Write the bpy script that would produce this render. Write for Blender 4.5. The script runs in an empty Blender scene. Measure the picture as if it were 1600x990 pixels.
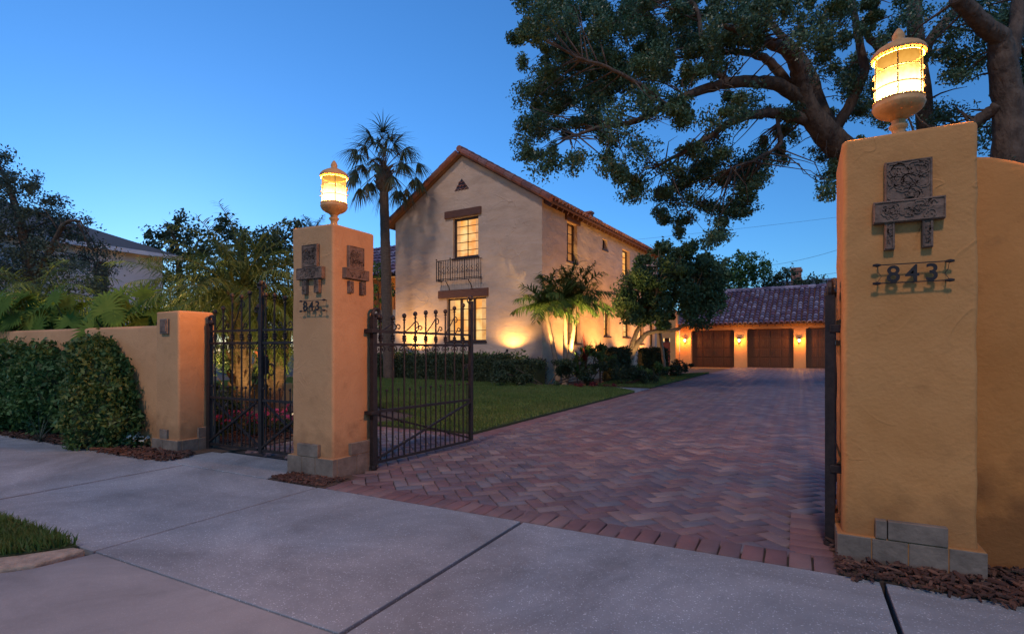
import bpy, math, random
import numpy as np
from mathutils import Vector, Matrix
random.seed(7); RNG = np.random.default_rng(11)
R = math.radians
SC = bpy.context.scene
COL = SC.collection

# ------------------------------------------------------------------ camera, sky, light
F, HX, HY = 842.0, 800.0, 547.0
YAW = R(28.0)
CA, SA = math.cos(YAW), math.sin(YAW)
cam_d = bpy.data.cameras.new('camera'); cam = bpy.data.objects.new('camera', cam_d); COL.objects.link(cam)
cam_d.sensor_width = 36; cam_d.lens = 36 * F / 1600; cam_d.shift_y = (HY - 495) / 1600
cam_d.clip_start = 0.05; cam_d.clip_end = 1500
cam.location = (0, 0, 1.0); cam.rotation_euler = (R(90), 0, YAW)
SC.camera = cam
w = bpy.data.worlds.new('World'); SC.world = w; w.use_nodes = True
nt = w.node_tree; bg = nt.nodes['Background']
sky = nt.nodes.new('ShaderNodeTexSky'); sky.sky_type = 'NISHITA'; sky.sun_disc = False
sky.sun_elevation = R(8); sky.sun_rotation = R(-60); sky.altitude = 0
sky.air_density = 1.0; sky.dust_density = 0.05; sky.ozone_density = 6.0
hs = nt.nodes.new('ShaderNodeHueSaturation'); hs.inputs['Saturation'].default_value = 1.0
nt.links.new(sky.outputs[0], hs.inputs['Color']); nt.links.new(hs.outputs[0], bg.inputs['Color'])
bg.inputs['Strength'].default_value = 0.13
sun_d = bpy.data.lights.new('sun', 'SUN'); sun = bpy.data.objects.new('sun', sun_d); COL.objects.link(sun)
sun_d.energy = 0.70; sun_d.angle = R(6); sun_d.color = (1.0, 0.76, 0.68)
sdir = Vector((-0.06, 0.62, -0.78)).normalized()
sun.rotation_euler = sdir.to_track_quat('-Z', 'Y').to_euler()
SC.view_settings.view_transform = 'Standard'; SC.view_settings.look = 'None'
SC.view_settings.gamma = 1.0; SC.view_settings.exposure = 1.0
SC.cycles.use_denoising = True
SC.cycles.max_bounces = 5; SC.cycles.diffuse_bounces = 3; SC.cycles.glossy_bounces = 2
SC.cycles.transparent_max_bounces = 6; SC.cycles.transmission_bounces = 2
SC.cycles.sample_clamp_indirect = 4.0
SC.cycles.caustics_reflective = False; SC.cycles.caustics_refractive = False

# ------------------------------------------------------------------ coordinates
def cw(lat, dep, z): return Vector((lat * CA - dep * SA, lat * SA + dep * CA, z))
def at(px, py, dep):                      # point seen at a pixel of the photo, at a distance
    return cw((px - HX) / F * dep, dep, 1 + (HY - py) / F * dep)
def gp(px, py, z=0.0):                    # ground point
    dep = F * (1 - z) / (py - HY); return cw((px - HX) / F * dep, dep, z)

# ------------------------------------------------------------------ materials
MATS = {}
def mat(name, c1, c2=None, rough=0.8, scale=6.0, bump=0.0, bscale=None, rnd=None, metal=0.0,
        emit=None, es=0.0, transl=0.0, detail=6, bump2=0.0, b2scale=1.5, spec=0.5, objco=True, stretch=None):
    m = bpy.data.materials.new(name); m.use_nodes = True; t = m.node_tree; N, L = t.nodes, t.links
    p = N['Principled BSDF']; out = N['Material Output']
    p.inputs['Roughness'].default_value = rough; p.inputs['Metallic'].default_value = metal
    p.inputs['Specular IOR Level'].default_value = spec
    tc = N.new('ShaderNodeTexCoord'); co = tc.outputs['Object']
    if stretch:
        mp = N.new('ShaderNodeMapping'); mp.inputs['Scale'].default_value = stretch
        L.new(co, mp.inputs['Vector']); co = mp.outputs[0]
    n = N.new('ShaderNodeTexNoise'); n.inputs['Scale'].default_value = scale; n.inputs['Detail'].default_value = detail
    n.inputs['Roughness'].default_value = 0.62
    L.new(co, n.inputs['Vector'])
    cr = N.new('ShaderNodeValToRGB'); cr.color_ramp.elements[0].position = 0.32; cr.color_ramp.elements[1].position = 0.68
    cr.color_ramp.elements[0].color = (*c1, 1); cr.color_ramp.elements[1].color = (*(c2 or c1), 1)
    L.new(n.outputs['Fac'], cr.inputs['Fac']); colout = cr.outputs[0]
    if rnd:                                # per-face random tint: list of colours
        a = N.new('ShaderNodeAttribute'); a.attribute_name = 'rnd'
        r2 = N.new('ShaderNodeValToRGB'); el = r2.color_ramp.elements
        el[0].color = (*rnd[0], 1); el[1].color = (*rnd[-1], 1)
        for i, c in list(enumerate(rnd))[1:-1]:
            e = el.new(i / (len(rnd) - 1)); e.color = (*c, 1)
        L.new(a.outputs['Fac'], r2.inputs['Fac'])
        mx = N.new('ShaderNodeMix'); mx.data_type = 'RGBA'; mx.blend_type = 'MULTIPLY'; mx.inputs[0].default_value = 1.0
        L.new(r2.outputs[0], mx.inputs[6]); L.new(colout, mx.inputs[7]); colout = mx.outputs[2]
    L.new(colout, p.inputs['Base Color'])
    nrm = None
    if bump:
        n2 = N.new('ShaderNodeTexNoise'); n2.inputs['Scale'].default_value = bscale or scale * 4; n2.inputs['Detail'].default_value = 5
        L.new(co, n2.inputs['Vector'])
        b = N.new('ShaderNodeBump'); b.inputs['Strength'].default_value = 1.0; b.inputs['Distance'].default_value = bump
        L.new(n2.outputs['Fac'], b.inputs['Height']); nrm = b
    if bump2:
        n3 = N.new('ShaderNodeTexNoise'); n3.inputs['Scale'].default_value = b2scale; n3.inputs['Detail'].default_value = 3
        n3.inputs['Distortion'].default_value = 0.6
        L.new(co, n3.inputs['Vector'])
        b3 = N.new('ShaderNodeBump'); b3.inputs['Strength'].default_value = 1.0; b3.inputs['Distance'].default_value = bump2
        L.new(n3.outputs['Fac'], b3.inputs['Height'])
        if nrm: L.new(nrm.outputs[0], b3.inputs['Normal'])
        nrm = b3
    if nrm: L.new(nrm.outputs[0], p.inputs['Normal'])
    if emit:
        p.inputs['Emission Color'].default_value = (*emit, 1); p.inputs['Emission Strength'].default_value = es
    if transl:
        tr = N.new('ShaderNodeBsdfTranslucent'); L.new(colout, tr.inputs['Color'])
        ms = N.new('ShaderNodeMixShader'); ms.inputs[0].default_value = transl
        L.new(p.outputs[0], ms.inputs[1]); L.new(tr.outputs[0], ms.inputs[2]); L.new(ms.outputs[0], out.inputs['Surface'])
    MATS[name] = m; return m

STUCCO = mat('pillar_stucco', (.46, .21, .058), (.54, .265, .085), .85, 2.2, .003, 60, bump2=.012, b2scale=4.2)
WALL_SHADED = mat('shaded_wall_stucco', (.40, .165, .035), (.47, .21, .055), .85, 1.6, .003, 55, bump2=.014, b2scale=3.5)  # same stucco deepened: the right wall's weaker light is put into the colour
STUCCO_H = mat('house_stucco', (.42, .33, .25), (.54, .43, .33), .9, 1.1, .006, 26, bump2=.032, b2scale=1.9, stretch=(1, 1, 2.2))
STUCCO_G = mat('garage_stucco', (.50, .25, .085), (.58, .31, .12), .9, 1.3, .005, 22)
def weather(m, ridge=.004, dirt=.35, zs=.45, sc=3.0):
    t = m.node_tree; N, L = t.nodes, t.links; p = N['Principled BSDF']; src = p.inputs['Base Color'].links[0].from_socket; nb = p.inputs['Normal'].links[0].from_socket
    g = N.new('ShaderNodeNewGeometry'); sp = N.new('ShaderNodeSeparateXYZ'); L.new(g.outputs['Position'], sp.inputs[0])
    n = N.new('ShaderNodeTexNoise'); n.inputs['Scale'].default_value = sc; n.inputs['Detail'].default_value = 2; n.inputs['Distortion'].default_value = 1.4; L.new(g.outputs['Position'], n.inputs['Vector'])
    r = N.new('ShaderNodeValToRGB'); e = r.color_ramp.elements; e[0].position = .47; e[0].color = (0,0,0,1); e[1].position = .515; e[1].color = (0,0,0,1); q = e.new(.5); q.color = (1,1,1,1)
    L.new(n.outputs['Fac'], r.inputs['Fac'])
    k = N.new('ShaderNodeTexNoise'); k.inputs['Scale'].default_value = sc*.8; k.inputs['Detail'].default_value = 2; ad = N.new('ShaderNodeVectorMath'); ad.inputs[1].default_value = (7,3,5); L.new(g.outputs['Position'], ad.inputs[0]); L.new(ad.outputs[0], k.inputs['Vector'])
    kr = N.new('ShaderNodeValToRGB'); kr.color_ramp.elements[0].position = .50; kr.color_ramp.elements[1].position = .62; L.new(k.outputs['Fac'], kr.inputs['Fac'])
    mu = N.new('ShaderNodeMath'); mu.operation = 'MULTIPLY'; L.new(r.outputs[0], mu.inputs[0]); L.new(kr.outputs[0], mu.inputs[1])
    b = N.new('ShaderNodeBump'); b.inputs['Strength'].default_value = 1; b.inputs['Distance'].default_value = ridge; L.new(mu.outputs[0], b.inputs['Height']); L.new(nb, b.inputs['Normal']); L.new(b.outputs[0], p.inputs['Normal'])
    n2 = N.new('ShaderNodeTexNoise'); n2.inputs['Scale'].default_value = 9; n2.inputs['Detail'].default_value = 6; L.new(g.outputs['Position'], n2.inputs['Vector'])
    m1 = N.new('ShaderNodeMapRange'); m1.inputs[1].default_value = 0; m1.inputs[2].default_value = zs; m1.inputs[3].default_value = 1; m1.inputs[4].default_value = 0; L.new(sp.outputs['Z'], m1.inputs[0])
    m2 = N.new('ShaderNodeMath'); m2.operation = 'MULTIPLY_ADD'; m2.inputs[1].default_value = .8; m2.inputs[2].default_value = 0; L.new(m1.outputs[0], m2.inputs[0])
    m3 = N.new('ShaderNodeMath'); m3.operation = 'ADD'; L.new(m2.outputs[0], m3.inputs[0]); L.new(n2.outputs['Fac'], m3.inputs[1])
    r2 = N.new('ShaderNodeValToRGB'); r2.color_ramp.elements[0].position = .58; r2.color_ramp.elements[0].color = (1,1,1,1); r2.color_ramp.elements[1].position = 1.0; r2.color_ramp.elements[1].color = (1-dirt, 1-dirt*1.05, 1-dirt*1.1, 1); L.new(m3.outputs[0], r2.inputs['Fac'])
    mx = N.new('ShaderNodeMix'); mx.data_type = 'RGBA'; mx.blend_type = 'MULTIPLY'; mx.inputs[0].default_value = 1; L.new(src, mx.inputs[6]); L.new(r2.outputs[0], mx.inputs[7]); L.new(mx.outputs[2], p.inputs['Base Color'])
STUCCO_L = mat('gate_stucco', (.44, .235, .10), (.52, .29, .13), .85, 2.2, .003, 60, bump2=.012, b2scale=4.2); weather(STUCCO_L, ridge=.0022, sc=2.6)
weather(STUCCO, ridge=.0022, sc=2.2); weather(WALL_SHADED, ridge=.0015, dirt=.5, zs=.6, sc=1.7); weather(STUCCO_H, ridge=.009, dirt=.2, zs=.8, sc=1.0)
STONE = mat('plinth_tile', (.11, .088, .066), (.22, .175, .13), .8, 9, .006, 30)
RELIEF = mat('carved_tile', (.10, .065, .045), (.21, .135, .09), .75, 14, .006, 30, bump2=.012, b2scale=22)
IRON = mat('wrought_iron', (.014, .012, .013), (.035, .027, .025), .55, 30, .001, 90, metal=.2, spec=.35)
CAST = mat('lantern_metal', (.40, .21, .07), (.58, .33, .12), .55, 18, .002, 60)
CONC = mat('concrete', (.215, .255, .28), (.295, .335, .36), .85, 1.8, .003, 150, detail=9)
APRON = mat('apron_concrete', (.205, .225, .235), (.28, .30, .305), .85, 1.1, .0012, 110, detail=9)
def speckle(m, dots=170, lo=.70, gain=1.7, stain=.45):
    t = m.node_tree; N, L = t.nodes, t.links; p = N['Principled BSDF']; src = p.inputs['Base Color'].links[0].from_socket
    tc = N.new('ShaderNodeTexCoord'); v = N.new('ShaderNodeTexVoronoi'); v.inputs['Scale'].default_value = dots; L.new(tc.outputs['Object'], v.inputs['Vector'])
    r = N.new('ShaderNodeValToRGB'); r.color_ramp.elements[0].position = .12; r.color_ramp.elements[0].color = (1,1,1,1); r.color_ramp.elements[1].position = .34; r.color_ramp.elements[1].color = (0,0,0,1)
    L.new(v.outputs['Distance'], r.inputs['Fac'])
    n = N.new('ShaderNodeTexNoise'); n.inputs['Scale'].default_value = dots*.45; n.inputs['Detail'].default_value = 3; L.new(tc.outputs['Object'], n.inputs['Vector'])
    r3 = N.new('ShaderNodeValToRGB'); r3.color_ramp.elements[0].position = .42; r3.color_ramp.elements[0].color = (0,0,0,1); r3.color_ramp.elements[1].position = .62
    L.new(n.outputs['Fac'], r3.inputs['Fac'])
    mu = N.new('ShaderNodeMath'); mu.operation = 'MULTIPLY'; L.new(r.outputs[0], mu.inputs[0]); L.new(r3.outputs[0], mu.inputs[1])
    mr = N.new('ShaderNodeMapRange'); mr.inputs[3].default_value = .88; mr.inputs[4].default_value = gain; L.new(mu.outputs[0], mr.inputs[0])
    n2 = N.new('ShaderNodeTexNoise'); n2.inputs['Scale'].default_value = .9; n2.inputs['Detail'].default_value = 7; n2.inputs['Roughness'].default_value = .7; n2.inputs['Distortion'].default_value = .8; L.new(tc.outputs['Object'], n2.inputs['Vector'])
    m2 = N.new('ShaderNodeMapRange'); m2.inputs[1].default_value = .35; m2.inputs[2].default_value = .62; m2.inputs[3].default_value = 1-stain; m2.inputs[4].default_value = 1.08; L.new(n2.outputs['Fac'], m2.inputs[0])
    m3 = N.new('ShaderNodeMath'); m3.operation = 'MULTIPLY'; L.new(mr.outputs[0], m3.inputs[0]); L.new(m2.outputs[0], m3.inputs[1])
    cb = N.new('ShaderNodeVectorMath'); cb.operation = 'SCALE'; L.new(src, cb.inputs[0]); L.new(m3.outputs[0], cb.inputs['Scale']); L.new(cb.outputs[0], p.inputs['Base Color'])
speckle(CONC, 95, gain=2.3, stain=.36); speckle(APRON, 200, gain=1.35, stain=.34)
CURB = mat('kerb_stone', (.17, .15, .115), (.36, .31, .24), .9, 14, .010, 60)
DIRT = mat('soil', (.045, .03, .02), (.09, .06, .04), .95, 5, .02, 12)
SAND = mat('joint_sand', (.035, .028, .024), (.06, .048, .04), .95, 9)
PAVER = mat('clay_paver', (.75, .72, .70), (1.1, 1.05, 1.0), .56, 3.2, .0015, 140,
            rnd=[(.12, .082, .09), (.155, .10, .105), (.14, .12, .14), (.095, .08, .10), (.20, .155, .15), (.15, .09, .095), (.13, .135, .16), (.235, .19, .185)])
BORDER = mat('border_paver', (.75, .72, .70), (1.1, 1.05, 1.0), .72, 3.2, .0015, 140,
            rnd=[(.14, .08, .085), (.18, .105, .105), (.155, .09, .095), (.21, .15, .145), (.12, .08, .09)])
MULCH = mat('bark_mulch', (.7, .7, .7), (1.1, 1.1, 1.1), .9, 30, .003, 80,
            rnd=[(.035, .017, .012), (.08, .034, .022), (.055, .026, .018), (.15, .075, .045), (.045, .025, .018), (.10, .055, .04)])
WOOD = mat('dark_wood', (.075, .032, .022), (.13, .06, .04), .7, 5, .004, 20, stretch=(1, 8, 8))
FRAME = mat('window_frame_paint', (.028, .016, .013), (.045, .025, .02), .5, 8)
GDOOR = mat('garage_door_wood', (.045, .018, .008), (.09, .038, .016), .32, 6, .002, 30, stretch=(6, 6, .6))
REDDOOR = mat('red_door_paint', (.20, .04, .02), (.25, .055, .03), .5, 8)
TILE = mat('roof_tile', (.7, .7, .7), (1.15, 1.15, 1.15), .75, 7, .004, 40,
           rnd=[(.17, .065, .05), (.26, .10, .075), (.20, .105, .095), (.33, .19, .15), (.14, .07, .07), (.24, .085, .06)])
TILE_G = mat('garage_roof_tile', (.7, .7, .7), (1.15, 1.15, 1.15), .5, 7, .004, 40,
           rnd=[(.11, .075, .115), (.17, .115, .17), (.16, .14, .20), (.36, .33, .42), (.085, .07, .12), (.20, .11, .15)])
SLATE = mat('neighbour_shingle', (.05, .06, .065), (.09, .10, .11), .9, 30, .004, 60)
WHITEW = mat('neighbour_wall_paint', (.78, .74, .74), (.84, .80, .80), .9, 3)
BARK = mat('oak_bark', (.035, .028, .022), (.11, .085, .062), .95, 6, .07, 11, stretch=(1, 1, .5))
BARK_L = mat('pale_bark', (.20, .15, .10), (.34, .26, .18), .85, 10, .004, 40)
PALMBARK = mat('palm_bark', (.06, .045, .032), (.14, .10, .07), .95, 9, .015, 25, stretch=(1, 1, 4))
def leafm(name, cols, transl=.25, rough=.55, spec=.3):
    return mat(name, (.85, .85, .85), (1.15, 1.15, 1.15), rough, 1.2, rnd=cols, transl=transl, spec=spec)
L_OAK = leafm('oak_leaf', [(.024, .06, .03), (.05, .115, .055), (.085, .165, .08), (.035, .085, .042)])
L_OAKB = leafm('big_oak_leaf', [(.02, .055, .03), (.042, .105, .052), (.075, .155, .08), (.03, .075, .04)], .22, .42, .5)
L_DARK = leafm('dark_leaf', [(.015, .035, .018), (.03, .06, .03), (.05, .085, .045)])
L_GREY = leafm('greygreen_leaf', [(.03, .052, .042), (.055, .09, .068), (.09, .125, .09)])
L_MID = leafm('mid_leaf', [(.03, .075, .022), (.06, .13, .035), (.09, .17, .05)])
L_PALM = leafm('palm_leaf', [(.05, .10, .028), (.09, .15, .04), (.14, .19, .055)], .35)
L_FROND = leafm('arching_frond_leaf', [(.05, .11, .03), (.09, .16, .04), (.15, .21, .06)], .35)
L_SABAL = leafm('sabal_leaf', [(.03, .055, .032), (.055, .085, .05), (.12, .10, .05)], .25)
L_PHILO = leafm('philodendron_leaf', [(.05, .11, .02), (.09, .17, .03), (.14, .22, .04)], .3, .75, .1)
L_VINE = leafm('vine_leaf', [(.022, .06, .018), (.045, .11, .03), (.09, .15, .04), (.15, .15, .06)])
L_GRASS = leafm('lawn_blade', [(.045, .10, .022), (.08, .16, .035), (.12, .19, .055), (.16, .17, .07)], .3)
L_RED = leafm('cordyline_leaf', [(.10, .015, .02), (.16, .03, .035), (.07, .03, .02)])
L_PINK = leafm('pink_petal', [(.34, .03, .12), (.46, .06, .18), (.25, .02, .07)])
L_WHITE = leafm('white_petal', [(.75, .72, .62), (.85, .82, .74)])
TERRA = mat('terracotta', (.34, .10, .055), (.46, .16, .09), .8, 8, .004, 30)
CABLE = mat('cable', (.03, .03, .035), rough=.6)
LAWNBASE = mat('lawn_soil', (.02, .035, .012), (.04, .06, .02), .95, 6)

def emat(name, col, s, col2=None, scale=3.0, mixt=0.0, ramp=(.35, .65)):
    m = bpy.data.materials.new(name); m.use_nodes = True; t = m.node_tree; N, L = t.nodes, t.links
    N.remove(N['Principled BSDF']); e = N.new('ShaderNodeEmission'); e.inputs['Strength'].default_value = s
    e.inputs['Color'].default_value = (*col, 1)
    if col2:
        tc = N.new('ShaderNodeTexCoord'); n = N.new('ShaderNodeTexNoise'); n.inputs['Scale'].default_value = scale
        n.inputs['Detail'].default_value = 2
        cr = N.new('ShaderNodeValToRGB'); cr.color_ramp.elements[0].position = ramp[0]; cr.color_ramp.elements[1].position = ramp[1]
        cr.color_ramp.elements[0].color = (*col, 1); cr.color_ramp.elements[1].color = (*col2, 1)
        L.new(tc.outputs['Object'], n.inputs['Vector']); L.new(n.outputs['Fac'], cr.inputs['Fac']); L.new(cr.outputs[0], e.inputs['Color'])
    gl = N.new('ShaderNodeBsdfGlossy'); gl.inputs['Roughness'].default_value = .05; gl.inputs['Color'].default_value = (.08, .08, .08, 1)
    ad = N.new('ShaderNodeAddShader'); L.new(e.outputs[0], ad.inputs[0]); L.new(gl.outputs[0], ad.inputs[1])
    last = ad.outputs[0]
    if mixt:
        tr = N.new('ShaderNodeBsdfTransparent'); mx = N.new('ShaderNodeMixShader'); mx.inputs[0].default_value = mixt
        L.new(last, mx.inputs[1]); L.new(tr.outputs[0], mx.inputs[2]); last = mx.outputs[0]
    L.new(last, N['Material Output'].inputs['Surface']); return m
PANE = emat('lit_pane', (1.0, .36, .06), .55, (1.0, .66, .24), 2.4)
PANE_DIM = emat('dim_lit_pane', (.60, .20, .05), .28, (1.0, .42, .12), 2.0)
PANE_DARK = mat('dark_pane', (.03, .035, .045), rough=.08)
CURTAIN = emat('glowing_curtain', (.85, .38, .10), .42, (1.0, .52, .18), 5)  # cloth emits by itself in place of room light shining through
GLASS_BULB = emat('lamp_glass', (1.0, .62, .22), 2.0)

def amber_glass():                         # ribbed amber glass, hottest where the bulb sits
    m = bpy.data.materials.new('amber_glass'); m.use_nodes = True; t = m.node_tree; N, L = t.nodes, t.links
    N.remove(N['Principled BSDF']); e = N.new('ShaderNodeEmission')
    tc = N.new('ShaderNodeTexCoord'); sp = N.new('ShaderNodeSeparateXYZ'); L.new(tc.outputs['Object'], sp.inputs[0])
    n = N.new('ShaderNodeTexNoise'); n.inputs['Scale'].default_value = 40; L.new(tc.outputs['Object'], n.inputs['Vector'])
    ma = N.new('ShaderNodeMath'); ma.operation = 'MULTIPLY_ADD'; ma.inputs[1].default_value = .05; L.new(n.outputs['Fac'], ma.inputs[0]); L.new(sp.outputs['Z'], ma.inputs[2])
    mr = N.new('ShaderNodeMapRange'); mr.inputs[1].default_value = .25; mr.inputs[2].default_value = .50; L.new(ma.outputs[0], mr.inputs[0])
    cr = N.new('ShaderNodeValToRGB'); el = cr.color_ramp.elements
    el[0].position = 0; el[0].color = (1.0, .60, .20, 1); el[1].position = 1; el[1].color = (.60, .27, .035, 1)
    a = el.new(.45); a.color = (1.0, .62, .22, 1); b = el.new(.72); b.color = (.85, .44, .09, 1)
    L.new(mr.outputs[0], cr.inputs['Fac']); L.new(cr.outputs[0], e.inputs['Color'])
    c2 = N.new('ShaderNodeValToRGB'); el = c2.color_ramp.elements
    el[0].position = 0; el[0].color = (1, 1, 1, 1); el[1].position = 1; el[1].color = (.18, .18, .18, 1)
    a = el.new(.4); a.color = (.85, .85, .85, 1); b = el.new(.7); b.color = (.22, .22, .22, 1)
    L.new(mr.outputs[0], c2.inputs['Fac'])
    mu = N.new('ShaderNodeMath'); mu.operation = 'MULTIPLY'; mu.inputs[1].default_value = 3.4; L.new(c2.outputs[0], mu.inputs[0])
    L.new(mu.outputs[0], e.inputs['Strength'])
    tr = N.new('ShaderNodeBsdfTransparent'); mx = N.new('ShaderNodeMixShader'); mx.inputs[0].default_value = .22
    L.new(e.outputs[0], mx.inputs[1]); L.new(tr.outputs[0], mx.inputs[2]); L.new(mx.outputs[0], N['Material Output'].inputs['Surface'])
    return m
AMBER = amber_glass()
LIGHT_TRAP = mat('light_absorbing_black', (.0002, .0002, .0002), rough=1.0, spec=0.0)  # light-absorbing black for the discs added inside the lanterns

# ------------------------------------------------------------------ mesh helpers
class MB:
    def __init__(s): s.v = []; s.f = []; s.r = []
    def add(s, vs, fs, rnd=None):
        o = len(s.v); s.v += [tuple(v) for v in vs]
        rr = random.random() if rnd is None else rnd
        for f in fs: s.f.append(tuple(i + o for i in f)); s.r.append(rr)
    def box(s, x0, x1, y0, y1, z0, z1, M=None, rnd=None):
        vs = [Vector(p) for p in ((x0,y0,z0),(x1,y0,z0),(x1,y1,z0),(x0,y1,z0),(x0,y0,z1),(x1,y0,z1),(x1,y1,z1),(x0,y1,z1))]
        if M is not None: vs = [M @ v for v in vs]
        s.add(vs, [(0,3,2,1),(4,5,6,7),(0,1,5,4),(1,2,6,5),(2,3,7,6),(3,0,4,7)], rnd)
    def tube(s, pts, rad, n=6, cap=True, rnd=None):
        pts = [Vector(p) for p in pts]; m = len(pts)
        if isinstance(rad, (int, float)): rad = [rad] * m
        vs = []; up = None
        for i, p in enumerate(pts):
            d = (pts[min(i+1, m-1)] - pts[max(i-1, 0)])
            d = d.normalized() if d.length > 1e-9 else Vector((0,0,1))
            if up is None:
                up = Vector((0,0,1)) if abs(d.z) < .9 else Vector((0,1,0))
            a = d.cross(up)
            if a.length < 1e-5: a = d.cross(Vector((1,0,0)))
            a.normalize(); b = a.cross(d).normalized(); up = b
            for k in range(n):
                t = 2*math.pi*(k+.5)/n; vs.append(p + (a*math.cos(t) + b*math.sin(t)) * rad[i])
        fs = [(i*n+k, i*n+(k+1)%n, (i+1)*n+(k+1)%n, (i+1)*n+k) for i in range(m-1) for k in range(n)]
        if cap: fs += [tuple(range(n))[::-1], tuple((m-1)*n+k for k in range(n))]
        s.add(vs, fs, rnd)
    def lathe(s, prof, c=(0,0,0), n=24, rnd=None):
        c = Vector(c); vs = []
        for r, z in prof:
            for k in range(n):
                t = 2*math.pi*k/n; vs.append(c + Vector((r*math.cos(t), r*math.sin(t), z)))
        m = len(prof)
        fs = [(i*n+k, i*n+(k+1)%n, (i+1)*n+(k+1)%n, (i+1)*n+k) for i in range(m-1) for k in range(n)]
        fs += [tuple(range(n))[::-1], tuple((m-1)*n+k for k in range(n))]
        s.add(vs, fs, rnd)
    def ball(s, c, r, n=8, sz=1.0, rnd=None):
        k = 5; s.lathe([(max(.001, r*math.sin(math.pi*i/k)), -r*sz*math.cos(math.pi*i/k)) for i in range(k+1)], c, n, rnd)
    def prism(s, poly, z0, z1, rnd=None):
        n = len(poly); vs = [(x, y, z0) for x, y in poly] + [(x, y, z1) for x, y in poly]
        s.add(vs, [tuple(range(n))[::-1], tuple(range(n, 2*n))] + [(i, (i+1) % n, n+(i+1) % n, n+i) for i in range(n)], rnd)
    def blade(s, p, d, L, w, up=Vector((0,0,1)), droop=.3, seg=3, rnd=None):
        d = d.normalized(); a = d.cross(up)
        if a.length < 1e-4: a = d.cross(Vector((1,0,0)))
        a.normalize(); vs = []; q = Vector(p); dd = Vector(d)
        for i in range(seg+1):
            t = i/seg; ww = w*.5*(1-t)**.6*(.55+min(t*3, .45)) if i < seg else 0.0005
            vs += [q - a*ww, q + a*ww]
            dd = (dd + Vector((0,0,-droop/seg))).normalized(); q = q + dd*(L/seg)
        s.add(vs, [(2*i, 2*i+1, 2*i+3, 2*i+2) for i in range(seg)], rnd)
    def build(s, name, m, parent=None, smooth=False, bevel=0.0, loc=None):
        me = bpy.data.meshes.new(name); me.from_pydata(s.v, [], s.f)
        a = me.attributes.new('rnd', 'FLOAT', 'FACE'); a.data.foreach_set('value', np.array(s.r, 'f'))
        me.materials.append(m); me.validate()
        if smooth: me.polygons.foreach_set('use_smooth', [True]*len(me.polygons))
        o = bpy.data.objects.new(name, me); COL.objects.link(o)
        if parent: o.parent = parent
        if loc: o.location = loc
        if bevel:
            b = o.modifiers.new('bevel', 'BEVEL'); b.width = bevel; b.segments = 3; b.limit_method = 'ANGLE'
        return o

def npmesh(name, V, Fq, rn, m, parent=None):
    me = bpy.data.meshes.new(name); nv, nf, k = len(V), len(Fq), Fq.shape[1]
    me.vertices.add(nv); me.vertices.foreach_set('co', V.astype('f').ravel())
    me.loops.add(nf*k); me.loops.foreach_set('vertex_index', Fq.astype('i').ravel())
    me.polygons.add(nf); me.polygons.foreach_set('loop_start', np.arange(0, nf*k, k, dtype='i'))
    me.polygons.foreach_set('loop_total', np.full(nf, k, dtype='i'))
    me.update(calc_edges=True)
    a = me.attributes.new('rnd', 'FLOAT', 'FACE'); a.data.foreach_set('value', rn.astype('f'))
    me.materials.append(m)
    o = bpy.data.objects.new(name, me); COL.objects.link(o)
    if parent: o.parent = parent
    return o

def unit(a): return a / np.maximum(np.linalg.norm(a, axis=1, keepdims=True), 1e-9)
def leaf_arrays(C, size, asp=.5, upb=.5, jit=.35, rnd=None):
    n = len(C); d = unit(RNG.normal(size=(n, 3)) + np.array([0, 0, -.25]))
    nrm = unit(RNG.normal(size=(n, 3)) + np.array([0, 0, upb]))
    a = unit(np.cross(d, nrm)); nn = np.cross(a, d)
    L = size * (1 + jit*RNG.uniform(-1, 1, (n, 1))); W = L*asp*.5
    V = np.stack([C - d*L*.5, C + a*W - d*L*.05 + nn*W*.35, C + d*L*.5, C - a*W - d*L*.05 + nn*W*.35], 1).reshape(-1, 3)
    Fq = np.arange(4*n).reshape(n, 4)
    return V, Fq, (RNG.uniform(0, 1, n) if rnd is None else rnd)

def thing(name, label, cat, loc=(0,0,0), rotz=0, group=None):
    o = bpy.data.objects.new(name, None); COL.objects.link(o); o.location = loc; o.rotation_euler = (0,0,rotz)
    o.empty_display_size = .2
    o['label'] = label; o['category'] = cat
    if group: o['group'] = group
    return o
def tag(o, label, cat, group=None, kind=None):
    o['label'] = label; o['category'] = cat
    if group: o['group'] = group
    if kind: o['kind'] = kind
    return o
def struct(o): o['kind'] = 'structure'; return o
def spot(name, loc, target, e, parent=None, ang=70, col=(1, .62, .25), r=.03, blend=.6):
    d = bpy.data.lights.new(name, 'SPOT'); d.energy = e; d.spot_size = R(ang); d.spot_blend = blend; d.color = col; d.shadow_soft_size = r
    o = bpy.data.objects.new(name, d); COL.objects.link(o); o.location = loc
    o.rotation_euler = (Vector(target) - Vector(loc)).to_track_quat('-Z', 'Y').to_euler()
    if parent: o.parent = parent
    return o
def point(name, loc, e, parent=None, col=(1, .62, .25), r=.05):
    d = bpy.data.lights.new(name, 'POINT'); d.energy = e; d.color = col; d.shadow_soft_size = r
    o = bpy.data.objects.new(name, d); COL.objects.link(o); o.location = loc
    if parent: o.parent = parent
    return o

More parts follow.
